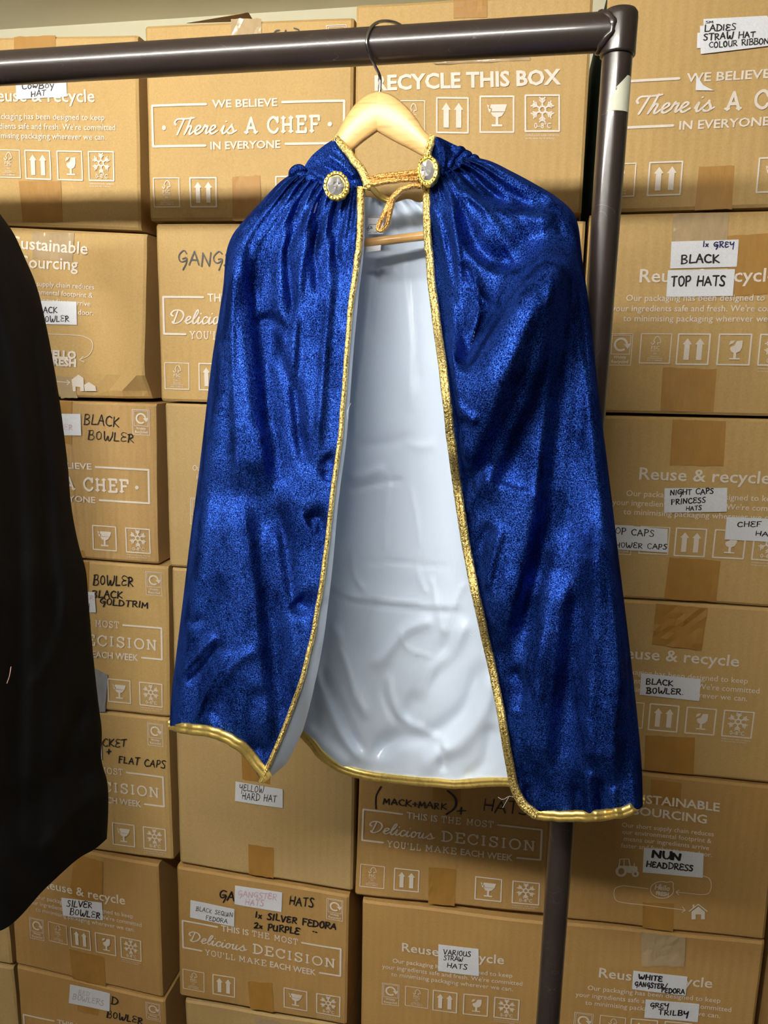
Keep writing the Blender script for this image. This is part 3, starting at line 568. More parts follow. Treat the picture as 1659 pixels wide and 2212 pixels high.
c.write([('GA', (474, 1940), (507, 1944), 19, .16), ('HATS', (625, 1953), (677, 1958), 18, .15), ('1x SILVER FEDORA', (552, 1980), (727, 2007), 13, .2), ('2x PURPLE', (549, 2003), (647, 2016), 13, .2), ('"', (676, 2012), (686, 2014), 12, .2)])
c = Carton('plain cardboard box with rounded top edge at the bottom of the second stack', [(-.606, .262), (-.282, .268), (-.604, .002), (-.284, .002)], 'kraft_card_plain', y=1.206)
c.tape((552, 2196), (604, 2205), (604, 2240), (552, 2236), m='clear_tape', crease=.0008)
# --- third stack
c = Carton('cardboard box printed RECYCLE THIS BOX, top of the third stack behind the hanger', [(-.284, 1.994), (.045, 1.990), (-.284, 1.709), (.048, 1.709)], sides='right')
c.tape((980, -30), (1053, -32), (1052, 38), (980, 40), crease=.0004); c.tape((925, 128), (1145, 120), (1145, 130), (940, 141), m='clear_tape', crease=.0008)
c.pix('heading_print', Flat().add(place(text2d('RECYCLE THIS BOX', .03), (810, 196), (1212, 182), 32)))
for k, x, y, w, h in (('forest', 866, 219, 52, 70), ('arrows', 944, 212, 67, 75), ('glass', 1037.5, 208.5, 72, 77), ('snow', 1135, 206.5, 73, 77)): c.pix(k + '_icon', ICON[k].moved(x, y, w, h))
c = Carton('cardboard box seen as a sliver between blue cape shoulder and rack pole', [(-.277, 1.702), (.055, 1.697), (-.277, 1.424), (.056, 1.424)])
c = Carton('cardboard box wholly behind the blue cape, third in the third stack', [(-.275, 1.420), (.056, 1.420), (-.275, 1.142), (.056, 1.142)])
c = Carton('cardboard box wholly behind the blue cape, fourth in the third stack', [(-.273, 1.138), (.058, 1.138), (-.273, .862), (.058, .862)])
c = Carton('cardboard box handwritten MACK + MARK + HATS below the cape hem', [(-.262, .858), (.060, .858), (-.268, .556), (.066, .573)], 'kraft_card_deep').printed('delicious', ('recycle_icon', 'slogan_print', 'forest_icon', 'arrows_icon', 'glass_icon', 'snow_icon'))
for nm, a in PRINT['delicious'][:5]:
    c.metric(nm, a.moved(0, .0155, 1.0, .945))
c.tape((935, 1690), (996, 1690), (996, 1731), (935, 1728)); c.tape((926, 1873), (985, 1879), (982, 1958), (925, 1952), crease=.0004)
c.write([('(', (811, 1736), (824, 1736), 26, .09), ('MACK+MARK', (827, 1737), (965, 1747), 13, .15), (')', (962, 1745), (984, 1745), 24, .09), ('+', (985, 1760), (1006, 1761), 22, .1), ('HATS', (1044, 1750), (1139, 1758), 26, .1)])
c = Carton('cardboard box with VARIOUS STRAW HATS label, sixth in the third stack', [(-.254, .547), (.072, .557), (-.253, .268), (.074, .290)], 'kraft_card_deep').printed('reuse')
c.label([(947.4, 2038), (1034, 2047.6), (1035, 2105), (946.5, 2095)], [('VARIOUS', (958, 2058), (1017, 2063), 10, .16), ('STRAW', (959, 2070), (1000, 2073), 9, .16), ('HATS', (966, 2086), (1009, 2090), 10, .15)], 'white paper label handwritten VARIOUS STRAW HATS')
c.tape((848, 2066), (1108, 2086), (1108, 2102), (848, 2086), m='kraft_card_deep')
c = Carton('cardboard box below the straw hats box, bottom of the third stack', [(-.254, .264), (.074, .264), (-.254, .002), (.074, .002)], 'kraft_card_deep')
# --- right stack
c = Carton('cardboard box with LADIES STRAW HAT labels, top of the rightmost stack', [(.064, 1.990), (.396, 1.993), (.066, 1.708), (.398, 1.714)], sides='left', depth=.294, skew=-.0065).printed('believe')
c.tape((1510, 360), (1586.5, 358), (1580, 452), (1500, 455))
c.label([(1506, 72), (1560, 70), (1560, 103), (1505, 105)], [], 'edge of a white label under two others')
c.label([(1518.7, 43), (1656, 35), (1672, 60), (1519, 62)], [('SM', (1523, 53), (1540, 52), 5, .2)], 'white paper label partly covered', .0006)
c.label([(1511, 58), (1690, 44), (1696, 96), (1513, 118)], [('LADIES', (1521, 70), (1588, 67), 13, .19), ('STRAW HAT', (1519, 89), (1631, 82), 13, .19), ('COLOUR RIBBONS', (1531, 105), (1668, 96), 12, .19)], 'white paper label handwritten LADIES STRAW HAT COLOUR RIBBONS', .0012)
v = c.px(np.array([(1504, 164), (1502, 196), (1543, 196), (1528, 190), (1518, 184), (1510, 172)]), .0022); mesh('torn_label', v, [(0, 1, 2, 3, 4, 5)], 'label_paper', c.t, label='torn corner of a white label')
c = Carton('cardboard box with BLACK TOP HATS labels, second in the rightmost stack', [(.060, 1.705), (.388, 1.708), (.062, 1.427), (.390, 1.430)]).printed('reuse')
c.tape((1453, 463), (1574, 459), (1571, 520), (1451, 524), m='clear_tape', crease=.0005); c.tape((1571, 510), (1720, 500), (1720, 630), (1571, 640)); c.tape((1432, 793.6), (1548, 797.4), (1540.5, 890), (1427, 887))
c.label([(1449.6, 522.7), (1595.6, 517.6), (1591, 576.5), (1446.6, 580.8)], [('1x GREY', (1517, 534), (1585, 535), 12, .2, 'blue_marker'), ('BLACK', (1470, 570), (1553, 568), 18, .18)], 'white paper label handwritten 1x GREY BLACK')
c.label([(1442, 584.5), (1587, 581.5), (1582, 639.6), (1438.7, 641.6)], [('TOP HATS', (1449, 618), (1565, 617), 20, .19)], 'white paper label handwritten TOP HATS')
c = Carton('cardboard box with NIGHT CAPS PRINCESS HATS label', [(.083, 1.422), (.411, 1.426), (.084, 1.144), (.412, 1.148)]).printed('reuse')
c.tape((1453, 906), (1568, 909), (1562, 1006), (1447, 1005), crease=.0002); c.tape((1446, 1203), (1557, 1212), (1547, 1301), (1434.5, 1293))
c.label([(1435, 1054), (1570, 1053), (1569, 1104.7), (1434, 1106.5)], [('NIGHT CAPS', (1447, 1069), (1540, 1065), 11, .2), ('PRINCESS', (1449, 1089), (1523, 1084), 11, .2), ('HATS', (1481, 1102), (1514, 1100), 9, .2)], 'white paper label handwritten NIGHT CAPS PRINCESS HATS')
c.label([(1300, 1131), (1442, 1142), (1441, 1192.6), (1300, 1184)], [('MOP CAPS', (1313, 1151), (1412, 1158), 13, .14), ('SHOWER CAPS', (1318, 1181), (1440, 1186), 11, .15)], 'white paper label handwritten MOP CAPS SHOWER CAPS')
c.label([(1569, 1116), (1705, 1122), (1702, 1172), (1565, 1165)], [('CHEF', (1592, 1137), (1643, 1138), 11, .15), ('HATS', (1631, 1156), (1684, 1159), 10, .15)], 'white paper label handwritten CHEF HATS')
c = Carton('cardboard box with BLACK BOWLER label under heavily creased tape, fourth in the rightmost stack', [(.070, 1.140), (.398, 1.145), (.070, .858), (.398, .863)]).printed('reuse')
c.tape((1417, 1304), (1529, 1313), (1515, 1405), (1408.7, 1391), crease=.0014); c.tape((1393.5, 1587), (1501, 1594), (1498, 1672), (1391.5, 1661), crease=.0002)
c.label([(1385, 1454), (1513.5, 1466), (1509.5, 1513), (1381.4, 1500.5)], [('BLACK', (1395, 1477), (1453, 1481), 12, .18), ('BOWLER.', (1396, 1496), (1477, 1500), 12, .18)], 'white paper label handwritten BLACK BOWLER')
c = Carton('cardboard box with NUN HEADDRESS label, fifth in the rightmost stack', [(.082, .855), (.408, .857), (.085, .570), (.413, .586)], 'kraft_card_deep')
c.tape((1406, 1683), (1472, 1691), (1470, 1747), (1404.6, 1732), crease=.0003); c.tape((1388.7, 1951), (1456, 1953), (1453.7, 2012), (1387.7, 2003))
c.pix('heading_print', Flat().add(place(text2d('SUSTAINABLE', .02), (1357, 1729), (1554, 1752), 18)).add(place(text2d('SOURCING', .02), (1366, 1757), (1526, 1778), 18)))
a = Flat()
for tx, x0, x1, y0, y1 in (('Our short supply chain reduces', 1343, 1541, 1785, 1805), ('our environmental footprint &', 1344, 1536, 1800, 1820), ('means our ingredients arrive', 1347, 1531, 1815, 1835), ('faster and fresher to your door.', 1341, 1537, 1829, 1850)):
    a.add(place(text2d(tx, .006), (x0, y0), (x1, y1), 10))
c.pix('text_print', a); c.pix('tractor_print', ic_tractor().moved(1330, 1853, 50, 40)); c.pix('house_print', ic_house().moved(1489, 1952, 38, 33))
a = Flat().curve([(1519, 1891), (1532, 1897), (1536, 1912), (1530, 1928), (1513, 1931)], 1.4).line([(1513, 1931), (1461, 1926)], 1.4, 40).line([(1467, 1921), (1460, 1926), (1466, 1932)], 1.4, 40); c.pix('route_print', a)
a = Flat().line([(1400, 1920), (1346, 1913)], 1.4, 40).curve([(1346, 1913), (1330, 1918), (1326, 1931), (1332, 1945), (1348, 1950)], 1.4).line([(1348, 1950), (1479, 1965)], 1.4, 40).line([(1474, 1958), (1480, 1965.5), (1473, 1970)], 1.4, 40); c.pix('route_print', a)
a = Flat().curve([(1430 + 25 * math.cos(t) + (4 if abs(t + .75) < .3 else 0), 1922 + 18 * math.sin(t) - (4 if abs(t + .75) < .3 else 0)) for t in np.linspace(-3.1, 3.25, 24)], 1.6, 70)
a.add(place(script2d('l', .2), (1424, 1921), (1428, 1921.5), 12)).add(place(text2d('Hello', .02), (1414, 1921), (1446, 1924), 11, .15)).add(place(text2d('FRESH', .04), (1417, 1933), (1444, 1936), 8)); c.pix('logo_print', a)
c.label([(1390.8, 1830.7), (1519.6, 1842), (1517.5, 1894.5), (1388, 1883.7)], [('NUN', (1408, 1851), (1470, 1857), 14, .24), ('HEADDRESS', (1396, 1871), (1496, 1880), 12, .22)], 'white paper label handwritten NUN HEADDRESS')
c = Carton('cardboard box with WHITE GANGSTER and GREY TRILBY labels, sixth in the rightmost stack', [(.087, .563), (.415, .581), (.087, .268), (.415, .300)], 'kraft_card_deep').printed('reuse')
c.tape((1384.7, 2012.6), (1481, 2023), (1478, 2088), (1386, 2085), m='clear_tape', crease=.0006)
c.label([(1368, 2093.9), (1485, 2109), (1480.4, 2149), (1364.7, 2134)], [('WHITE', (1379, 2110), (1429, 2117), 10, .24), ('GANGSTER/', (1371, 2126), (1440, 2133), 10, .24), ('FEDORA', (1428, 2140), (1478, 2145), 10, .22)], 'white paper label handwritten WHITE GANGSTER/FEDORA')
c.label([(1394.5, 2156.7), (1510.4, 2168), (1507, 2207), (1391.4, 2195.7)], [('GREY', (1404, 2173), (1443, 2176), 10, .19), ('TRILBY', (1422, 2189), (1486, 2194), 11, .19)], 'white paper label handwritten GREY TRILBY')
c = Carton('cardboard box under the trilby box, bottom of the rightmost stack', [(.087, .264), (.415, .264), (.087, .002), (.415, .002)], 'kraft_card_deep')
# --- sliver of a stack further right; top box added to shade the gap
for lab, z0 in (('plain cardboard box beyond the lower right edge, topmost of three', .56), ('plain cardboard box beyond the lower right edge, middle of three', .281), ('plain cardboard box beyond the lower right edge, lowest of three', .002)):
    c = Carton(lab, [(.434, z0 + .277), (.762, z0 + .277), (.434, z0), (.762, z0)], 'kraft_card_deep', y=1.235, depth=.24)
# ------------------------------------------------------------------ garment rack
POLE_X, RAIL_R, POLE_R = 0.0580, 0.0172, 0.0143
RTILT = lambda x: RAIL_Z + .0048 * (x + .27)
zt = at(1338, 22, RAIL_Y)[2]; zc = at(1325, 122, RAIL_Y)[2]
rack = thing('garment_rack', 'brown painted steel clothes rail with scratched top bar', 'clothes rack', (POLE_X - .8, RAIL_Y, 0))
b_ = B(); b_.tube([(x, RAIL_Y, RTILT(x)) for x in (-1.62, -.8, -.3, POLE_X - .008)], RAIL_R, 40); b_.obj('rail', 'brown_enamel', rack, True)
for k, x in enumerate((POLE_X, -1.62)):
    b_ = B(); b_.tube([(x, RAIL_Y, .05), (x, RAIL_Y, .6), (x, RAIL_Y, 1.2), (x, RAIL_Y, zt - .02)], POLE_R, 32); b_.obj('upright', 'brown_enamel', rack, True)
    b_ = B(); R_ = .0168
    prof = [(R_ * .985, zc), (R_, zc + .002), (R_, zt - .008), (R_ * .97, zt - .0035), (R_ * .86, zt - .0008), (R_ * .5, zt), (.001, zt)]
    n = 36; vs = [(x + r * math.cos(2 * math.pi * j / n), RAIL_Y + r * math.sin(2 * math.pi * j / n), z) for r, z in [(POLE_R, zc)] + prof for j in range(n)]
    b_.add(vs, [(i * n + j, i * n + (j + 1) % n, (i + 1) * n + (j + 1) % n, (i + 1) * n + j) for i in range(len(prof)) for j in range(n)]); b_.obj('collar', 'brown_enamel', rack, True)
    b_ = B(); b_.tube([(x, RAIL_Y - .3, .035), (x, RAIL_Y + .3, .035)], .019, 24); b_.obj('foot', 'brown_enamel', rack, True)
    for yy in (-.27, .27):
        b_ = B(); b_.tube([(x, RAIL_Y + yy, 0), (x, RAIL_Y + yy, .02)], .014, 16); b_.obj('rubber_foot', 'black_cloth', rack)
# lumpy weld where the bar meets the collar
n, mseg = 40, 10; vs = []
for i in range(n):
    t_ = 2 * math.pi * i / n; wob = .0012 * math.sin(5 * t_ + 1) + .0009 * math.sin(11 * t_)
    cy, cz = math.cos(t_) * RAIL_R, math.sin(t_) * RAIL_R; dx = R_ - math.sqrt(max(R_ ** 2 - min(abs(cy), R_ * .98) ** 2, 0))
    for j in range(mseg):
        a = 2 * math.pi * j / mseg; rr = .0028 + wob * .6
        vs.append((POLE_X - R_ + dx * .8 + rr * 1.2 * math.cos(a) - .0015, RAIL_Y + math.cos(t_) * (RAIL_R + rr * .7 * math.sin(a)), RTILT(POLE_X) + math.sin(t_) * (RAIL_R + rr * .7 * math.sin(a))))
mesh('weld_bead', vs, [(i * mseg + j, i * mseg + (j + 1) % mseg, ((i + 1) % n) * mseg + (j + 1) % mseg, ((i + 1) % n) * mseg + j) for i in range(n) for j in range(mseg)], 'brown_enamel', rack, True)
# torn pale sticker wrapped on the upright
z0, z1 = at(1340, 238, RAIL_Y - POLE_R)[2], at(1340, 160, RAIL_Y - POLE_R)[2]
base = math.atan2(-RAIL_Y, -POLE_X); vs = []; fc = []; nu, nv = 14, 16
for j in range(nv):
    f = j / (nv - 1); lft = -.38 + .36 * f + .1 * math.sin(9 * f) + rng.uniform(-.08, .08); rgt = 1.25
    for i in range(nu):
        a = base + lft + (rgt - lft) * i / (nu - 1); top = z1 - .012 * max(0, (.62 - i / (nu - 1))) * 1.5
        vs.append((POLE_X + (POLE_R + .0004) * math.cos(a), RAIL_Y + (POLE_R + .0004) * math.sin(a), z0 + (top - z0) * f))
mesh('torn_sticker', vs, grid_faces(nu, nv), 'sticker_paper', rack, True, label='torn pale paper sticker on the upright')

# ------------------------------------------------------------------ wooden hanger
HY = RAIL_Y
hg = thing('clothes_hanger', 'wooden hanger with a steel hook carrying the blue velvet cape', 'hanger', tuple(at(815, 200, HY)))
top = [(512, 502), (600, 414), (660, 360), (700, 318), (725, 292), (745, 256), (768, 224), (790, 205), (814.5, 196), (842, 203), (872, 224), (900, 256), (925, 290), (1000, 350), (1120, 404), (1225, 468)]
bot = [(522, 524), (612, 452), (670, 405), (712, 370), (742, 342), (764, 323), (782, 308), (798, 296), (814.5, 284), (836, 297), (858, 309), (882, 321), (906, 334), (1000, 382), (1112, 432), (1222, 486)]
def arm(name, sl, m):
    T = spline(top[sl], 40); Bt = spline(bot[sl], 40); V = []; rows = 9
    for (tx, ty), (bx, by) in zip(T, Bt):
        for j in range(rows):
            a = math.pi * j / (rows - 1); f = .5 - .5 * math.cos(a); yy = HY - .0085 * math.sin(a) ** .45
            V.append(at(tx + (bx - tx) * f, ty + (by - ty) * f, yy))
        for j in range(rows - 2, 0, -1):
            a = math.pi * j / (rows - 1); f = .5 - .5 * math.cos(a); p = at(tx + (bx - tx) * f, ty + (by - ty) * f, HY); p = p + np.array([0, .0085 * math.sin(a) ** .45, 0]); V.append(p)
    k = 2 * rows - 2; n = 40
    F = [(i * k + j, i * k + (j + 1) % k, (i + 1) * k + (j + 1) % k, (i + 1) * k + j) for i in range(n - 1) for j in range(k)]
    o = mesh(name, V, F, m, hg, True)
    return o
arm('arm', slice(0, 9), 'wood_left'); arm('arm', slice(8, 16), 'wood_right')
hk = [(872, 60, .872), (862, 53, .867), (846, 47, .857), (826, 46, .846), (808, 53, .835), (797, 68, .8285), (792, 88, .826), (795, 106, .8275), (803, 126, .832), (812, 146, .839), (819, 160, .844), (821.5, 172, .846), (821, 186, .846), (820, 206, .846)]
b_ = B(); b_.tube(spline([at(x, y, Y) for x, y, Y in hk], 60), .0016, 12); b_.obj('hook', 'chrome_wire', hg, True)
b_ = B(); b_.tube(spline([at(545, 548, .848), at(795, 524, .848), at(905, 511, .848), at(1195, 480, .848)], 20), .0046, 14); b_.obj('trouser_bar', 'wood_dowel', hg, True)

# ------------------------------------------------------------------ cloth sheets
def coons(Lc, Rc, Tc, Bc, nu, nv, us=None):
    """patch of photo pixels between left, right, top and bottom curves: arrays [nv, nu]"""
    us = np.linspace(0, 1, nu) if us is None else us; vs = np.linspace(0, 1, nv)
    def smp(c, t, n=240): q = spline(c, n); x = np.linspace(0, 1, n); return np.stack([np.interp(t, x, q[:, 0]), np.interp(t, x, q[:, 1])], -1)
    L, R, T, Bm = smp(Lc, vs), smp(Rc, vs), smp(Tc, us), smp(Bc, us); u = us[None, :, None]; v = vs[:, None, None]
    c00, c10, c01, c11 = L[0], R[0], L[-1], R[-1]
    return (1 - u) * L[:, None] + u * R[:, None] + (1 - v) * T[None] + v * Bm[None] - ((1 - u) * (1 - v) * c00 + u * (1 - v) * c10 + (1 - u) * v * c01 + u * v * c11), us, vs
def sdist(P, line):
    """distance to a polyline in pixels, side (+ right of its direction of travel), and how far along 0..1"""
    q = spline(line, 8 * len(line)); best = np.full(P.shape[:2], 1e9); sd = np.zeros(P.shape[:2]); al = np.zeros(P.shape[:2])
    for k in range(len(q) - 1):
        a, b2 = q[k], q[k + 1]; d = b2 - a; L2 = d @ d + 1e-9
        t = ((P - a) @ d) / L2; tc = np.clip(t, 0, 1); r = P - (a + tc[..., None] * d); ds = np.sqrt((r ** 2).sum(-1)); m_ = ds < best
        s = np.sign(r[..., 1] * d[0] - r[..., 0] * d[1]); best = np.where(m_, ds, best); sd = np.where(m_, -s, sd); al = np.where(m_, (k + tc) / (len(q) - 1), al)
    return best, sd, al
def folds(P, lst):
    """relief towards the viewer in metres. ('r', amp, width, line): rounded ridge (amp<0: groove); ('s', amp, width, line): drop, the cloth right of the line lies back"""
    h = np.zeros(P.shape[:2])
    for kind, amp, w, line in lst:
        ds, sd, al = sdist(P, line); fade = np.clip(np.minimum(al, 1 - al) / .16, 0, 1); fade = fade * fade * (3 - 2 * fade)
        if kind == 'r': h += amp * np.exp(-(ds / w) ** 2) * fade
        else:
            x = sd * ds; h += amp * np.where(x < 0, np.exp(-(x / (5 * w)) ** 2), np.exp(-(x / w) ** 2)) * fade - .5 * amp * np.exp(-((x - 2.1 * w) / (1.6 * w)) ** 2) * fade
    return h
def sheet(name, P, Y, m, parent, flip=False, back=0.0, label=None):
    V = at(P[..., 0], P[..., 1], Y); V[..., 1] += 0; nv, nu = P.shape[:2]
    if back: V = V + np.array([0, back, 0])
    return mesh(name, V.reshape(-1, 3), grid_faces(nu, nv, flip), m, parent, True, label=label), V
cape = thing('velvet_cape', 'royal blue crushed velvet cape with gold trim, white satin lining and two jewelled brooches', 'cape', tuple(at(880, 1700, HY)))

SILL = [(628, 376), (600, 397), (560, 440), (520, 484), (500, 512), (488, 550), (482, 620), (470, 700), (455, 800), (432, 1000), (410, 1170), (396, 1290), (380, 1420), (371, 1500), (366, 1576)]
EDGL = [(788, 404), (784, 500), (777, 570), (766, 640), (756, 740), (746, 870), (738, 960), (724, 1060), (708, 1200), (692, 1310), (677, 1390), (650, 1490), (608, 1600), (568, 1690)]
HEML = [(366, 1576), (400, 1585), (450, 1592), (490, 1606), (522, 1630), (548, 1662), (568, 1690)]
TOPL = [(628, 376), (660, 380), (700, 393), (740, 402), (788, 404)]
us = np.linspace(0, 1, 130) ** 1.35
PL, us, vs = coons(SILL, EDGL, TOPL, HEML, 130, 230, us)
def bulge(us, vs, d0, d1, ys0, ys1, pw=.5, rim=.11, tl=.15, ysf=None):
    prof = np.sqrt(np.clip(1 - (1 - np.minimum(us / rim, 1)) ** 2, 0, 1)); tail = tl * np.clip((us - rim) / (1 - rim), 0, 1)
    D = d0 + (d1 - d0) * vs ** pw; ys = (ys0 + (ys1 - ys0) * vs) if ysf is None else ysf
    return ys[:, None] - D[:, None] * (prof + tail)[None]
FL = [
 ('r', .006, 14, [(640, 385), (622, 470), (610, 560), (600, 700), (610, 850)]), ('r', -.008, 12, [(655, 385), (640, 460), (622, 560), (640, 700)]),
 ('r', .007, 12, [(680, 392), (672, 450), (652, 560), (640, 700), (628, 860)]), ('r', -.008, 11, [(690, 395), (688, 470), (680, 560), (690, 640)]),
 ('r', .006, 10, [(712, 400), (705, 480), (712, 600), (700, 760), (690, 900), (680, 1010)]), ('r', -.006, 10, [(726, 405), (722, 500), (735, 600)]), ('r', -.006, 16, [(640, 600), (645, 760), (640, 900), (655, 1000)]),
 ('s', .018, 18, [(512, 505), (524, 600), (536, 700), (548, 800), (556, 900), (565, 1000), (572, 1080)]), ('r', -.010, 22, [(530, 560), (545, 700), (560, 840), (575, 960)]),
 ('r', .004, 8, [(505, 520), (500, 640), (502, 780), (508, 900), (512, 1010), (514, 1100)]),
 ('r', -.008, 14, [(585, 640), (600, 760), (640, 860), (655, 980), (680, 1030)]), ('r', -.010, 20, [(700, 985), (720, 1010), (700, 1040)]),
 ('s', .014, 22, [(512, 1050), (530, 1150), (545, 1260), (552, 1350), (560, 1450), (570, 1540), (585, 1640)]), ('r', -.007, 14, [(600, 1080), (618, 1180), (630, 1280), (650, 1340)]),
 ('r', .008, 24, [(580, 1120), (600, 1240), (625, 1360), (640, 1450), (640, 1530)]), ('r', -.012, 20, [(640, 1290), (665, 1310), (700, 1290)]), ('r', -.010, 16, [(660, 1130), (690, 1120), (706, 1160)]),
 ('r', .006, 8, [(470, 1370), (430, 1410), (395, 1450), (375, 1475)]), ('r', -.006, 7, [(480, 1385), (440, 1440), (400, 1480)]), ('r', .006, 8, [(500, 1400), (460, 1470), (430, 1530), (420, 1580)]), ('r', -.006, 9, [(440, 1330), (420, 1345), (400, 1330)]),
 ('r', .005, 12, [(560, 1400), (500, 1440), (450, 1520)]), ('r', -.008, 18, [(560, 1480), (545, 1560), (565, 1640)]), ('r', .008, 12, [(450, 1575), (455, 1560), (470, 1590)]), ('r', -.006, 10, [(545, 700), (590, 690), (620, 720)]),
]
YL = bulge(us, vs, .025, .075, HY, HY + .004)
rl = np.random.default_rng(3)
def wander(P, amp, sx, sy, seed):
    r = np.random.default_rng(seed); h = 0
    for k in range(7):
        a, b2, c_ = r.uniform(.5, 1.6, 3); h = h + np.sin(P[..., 0] / sx * a * 2 + P[..., 1] / sy * b2 * r.choice([-1, 1]) + r.uniform(0, 6.3)) * r.uniform(.4, 1)
    return amp * h / 3
edge = np.clip(us / .06, 0, 1)[None]; edge2 = np.clip((1 - us) / .03, .35, 1)[None]; gath = np.clip(vs / .05, 0, 1)[:, None]
HL = (folds(PL, FL) + wander(PL, .0022, 60, 420, 5) + wander(PL, .0008, 26, 60, 6)) * edge * (.3 + .7 * np.clip((1 - us) / .1, 0, 1))[None]
gatherL = .004 * np.sin(us * 70)[None] * np.exp(-(vs / .09))[:, None]
YLf = YL - HL - gatherL * edge
oL, VL = sheet('velvet_front', PL, YLf, 'blue_velvet', cape)

EDGR = [(913, 396), (915, 500), (924, 610), (932, 680), (943, 760), (955, 860), (966, 960), (978, 1050), (1000, 1190), (1022, 1300), (1044, 1400), (1062, 1480), (1080, 1580), (1092, 1650), (1104, 1706), (1124, 1744), (1152, 1768)]
SILR = [(1018, 338), (1060, 348), (1105, 370), (1150, 394), (1200, 424), (1236, 456), (1250, 492), (1258, 560), (1275, 680), (1293, 850), (1312, 1000), (1336, 1200), (1358, 1380), (1376, 1540), (1386, 1650), (1389, 1742)]
TOPR = [(1018, 338), (990, 350), (955, 368), (930, 388), (913, 396)]
HEMR = [(1389, 1742), (1366, 1758), (1338, 1768), (1290, 1773), (1230, 1775), (1180, 1774), (1152, 1768)]
PR, us, vs = coons(SILR, EDGR, TOPR, HEMR, 150, 240, np.linspace(0, 1, 150) ** 1.3)
FR = [
 # shoulder swags hung between the gathers and the shoulder point
 ('s', .022, 18, [(945, 372), (985, 405), (1030, 440), (1085, 462), (1150, 472), (1215, 470)]),
 ('s', .018, 16, [(965, 420), (985, 500), (1015, 560), (1060, 590), (1110, 596), (1140, 580)]),
 ('s', .036, 28, [(975, 700), (975, 770), (1000, 805), (1028, 795), (1075, 735), (1120, 665), (1165, 595), (1225, 500)]),
 ('r', .008, 10, [(975, 640), (985, 740), (978, 780)]), ('r', -.008, 12, [(1000, 560), (1040, 640), (1100, 690)]),
 ('r', .006, 9, [(968, 385), (976, 440), (990, 560), (992, 700)]), ('r', -.006, 9, [(955, 395), (962, 480), (975, 560)]), ('r', .006, 8, [(985, 370), (1010, 420), (1060, 460)]), ('r', -.006, 8, [(1000, 360), (1040, 400), (1090, 440)]),
 ('r', -.010, 15, [(930, 430), (945, 560), (952, 680), (962, 800)]), ('r', .004, 8, [(950, 470), (968, 580), (985, 650)]),
 ('r', .008, 14, [(957, 720), (967, 760), (955, 800)]),
 # long diagonal drop and the second one beside the outer panel
 ('s', .036, 40, [(1225, 520), (1170, 620), (1120, 730), (1080, 830), (1040, 930), (1000, 1010), (990, 1060)]),
 ('r', .014, 20, [(1222, 530), (1190, 660), (1165, 780), (1130, 880), (1090, 960), (1060, 1040), (1040, 1120)]),
 ('s', .034, 26, [(1228, 520), (1208, 640), (1190, 760), (1175, 880), (1160, 1000), (1150, 1100), (1130, 1200), (1105, 1300), (1080, 1380), (1070, 1430)]),
 ('r', .012, 24, [(1240, 560), (1235, 760), (1220, 940), (1205, 1080), (1190, 1220), (1170, 1360), (1160, 1500), (1150, 1640)]),
 ('s', .016, 22, [(1225, 1230), (1205, 1340), (1195, 1450), (1180, 1560), (1172, 1680)]), ('r', .010, 22, [(1290, 1080), (1285, 1250), (1280, 1400), (1270, 1540), (1275, 1680)]),
 ('s', .026, 24, [(1318, 1120), (1328, 1260), (1330, 1380), (1335, 1480), (1325, 1580), (1320, 1720)]),
 ('r', -.010, 16, [(1060, 1130), (1035, 1190), (1020, 1240)]), ('r', -.008, 16, [(975, 890), (985, 930), (1010, 900)]), ('r', .006, 12, [(980, 870), (1010, 900), (1030, 915)]),
 ('r', .007, 14, [(1000, 1120), (1030, 1060), (1070, 1010)]), ('r', .007, 12, [(1045, 1290), (1065, 1200), (1085, 1130)]), ('r', -.008, 14, [(1105, 1440), (1130, 1480), (1120, 1540)]), ('r', .006, 16, [(1090, 1600), (1110, 1530), (1150, 1520)]),
 ('r', -.008, 10, [(1140, 1690), (1140, 1730), (1145, 1760)]), ('r', -.008, 12, [(1250, 1690), (1245, 1730), (1250, 1770)]), ('r', -.008, 9, [(1300, 1680), (1298, 1720), (1305, 1765)]), ('r', .008, 12, [(1275, 1660), (1272, 1720), (1280, 1770)]), ('r', .007, 10, [(1325, 1700), (1325, 1740), (1330, 1765)]),
]
fwd = np.clip((vs - .17) / .18, 0, 1); fwd = fwd * fwd * (3 - 2 * fwd)           # the right side swings forward of the rack's upright
YR = bulge(us, vs, .034, .062, HY, HY, rim=.09, tl=-.38, ysf=HY - .040 * fwd)
edge = np.clip(us / .05, 0, 1)[None]
HR = (folds(PR, FR) + wander(PR, .0018, 80, 380, 15) + wander(PR, .0008, 28, 60, 16)) * edge * (.25 + .75 * np.clip((1 - us) / .1, 0, 1))[None]
YRf = YR - HR - .004 * np.sin(us * 60)[None] * np.exp(-(vs / .08))[:, None] * edge
oR, VR = sheet('velvet_front', PR, YRf, 'blue_velvet', cape, True)

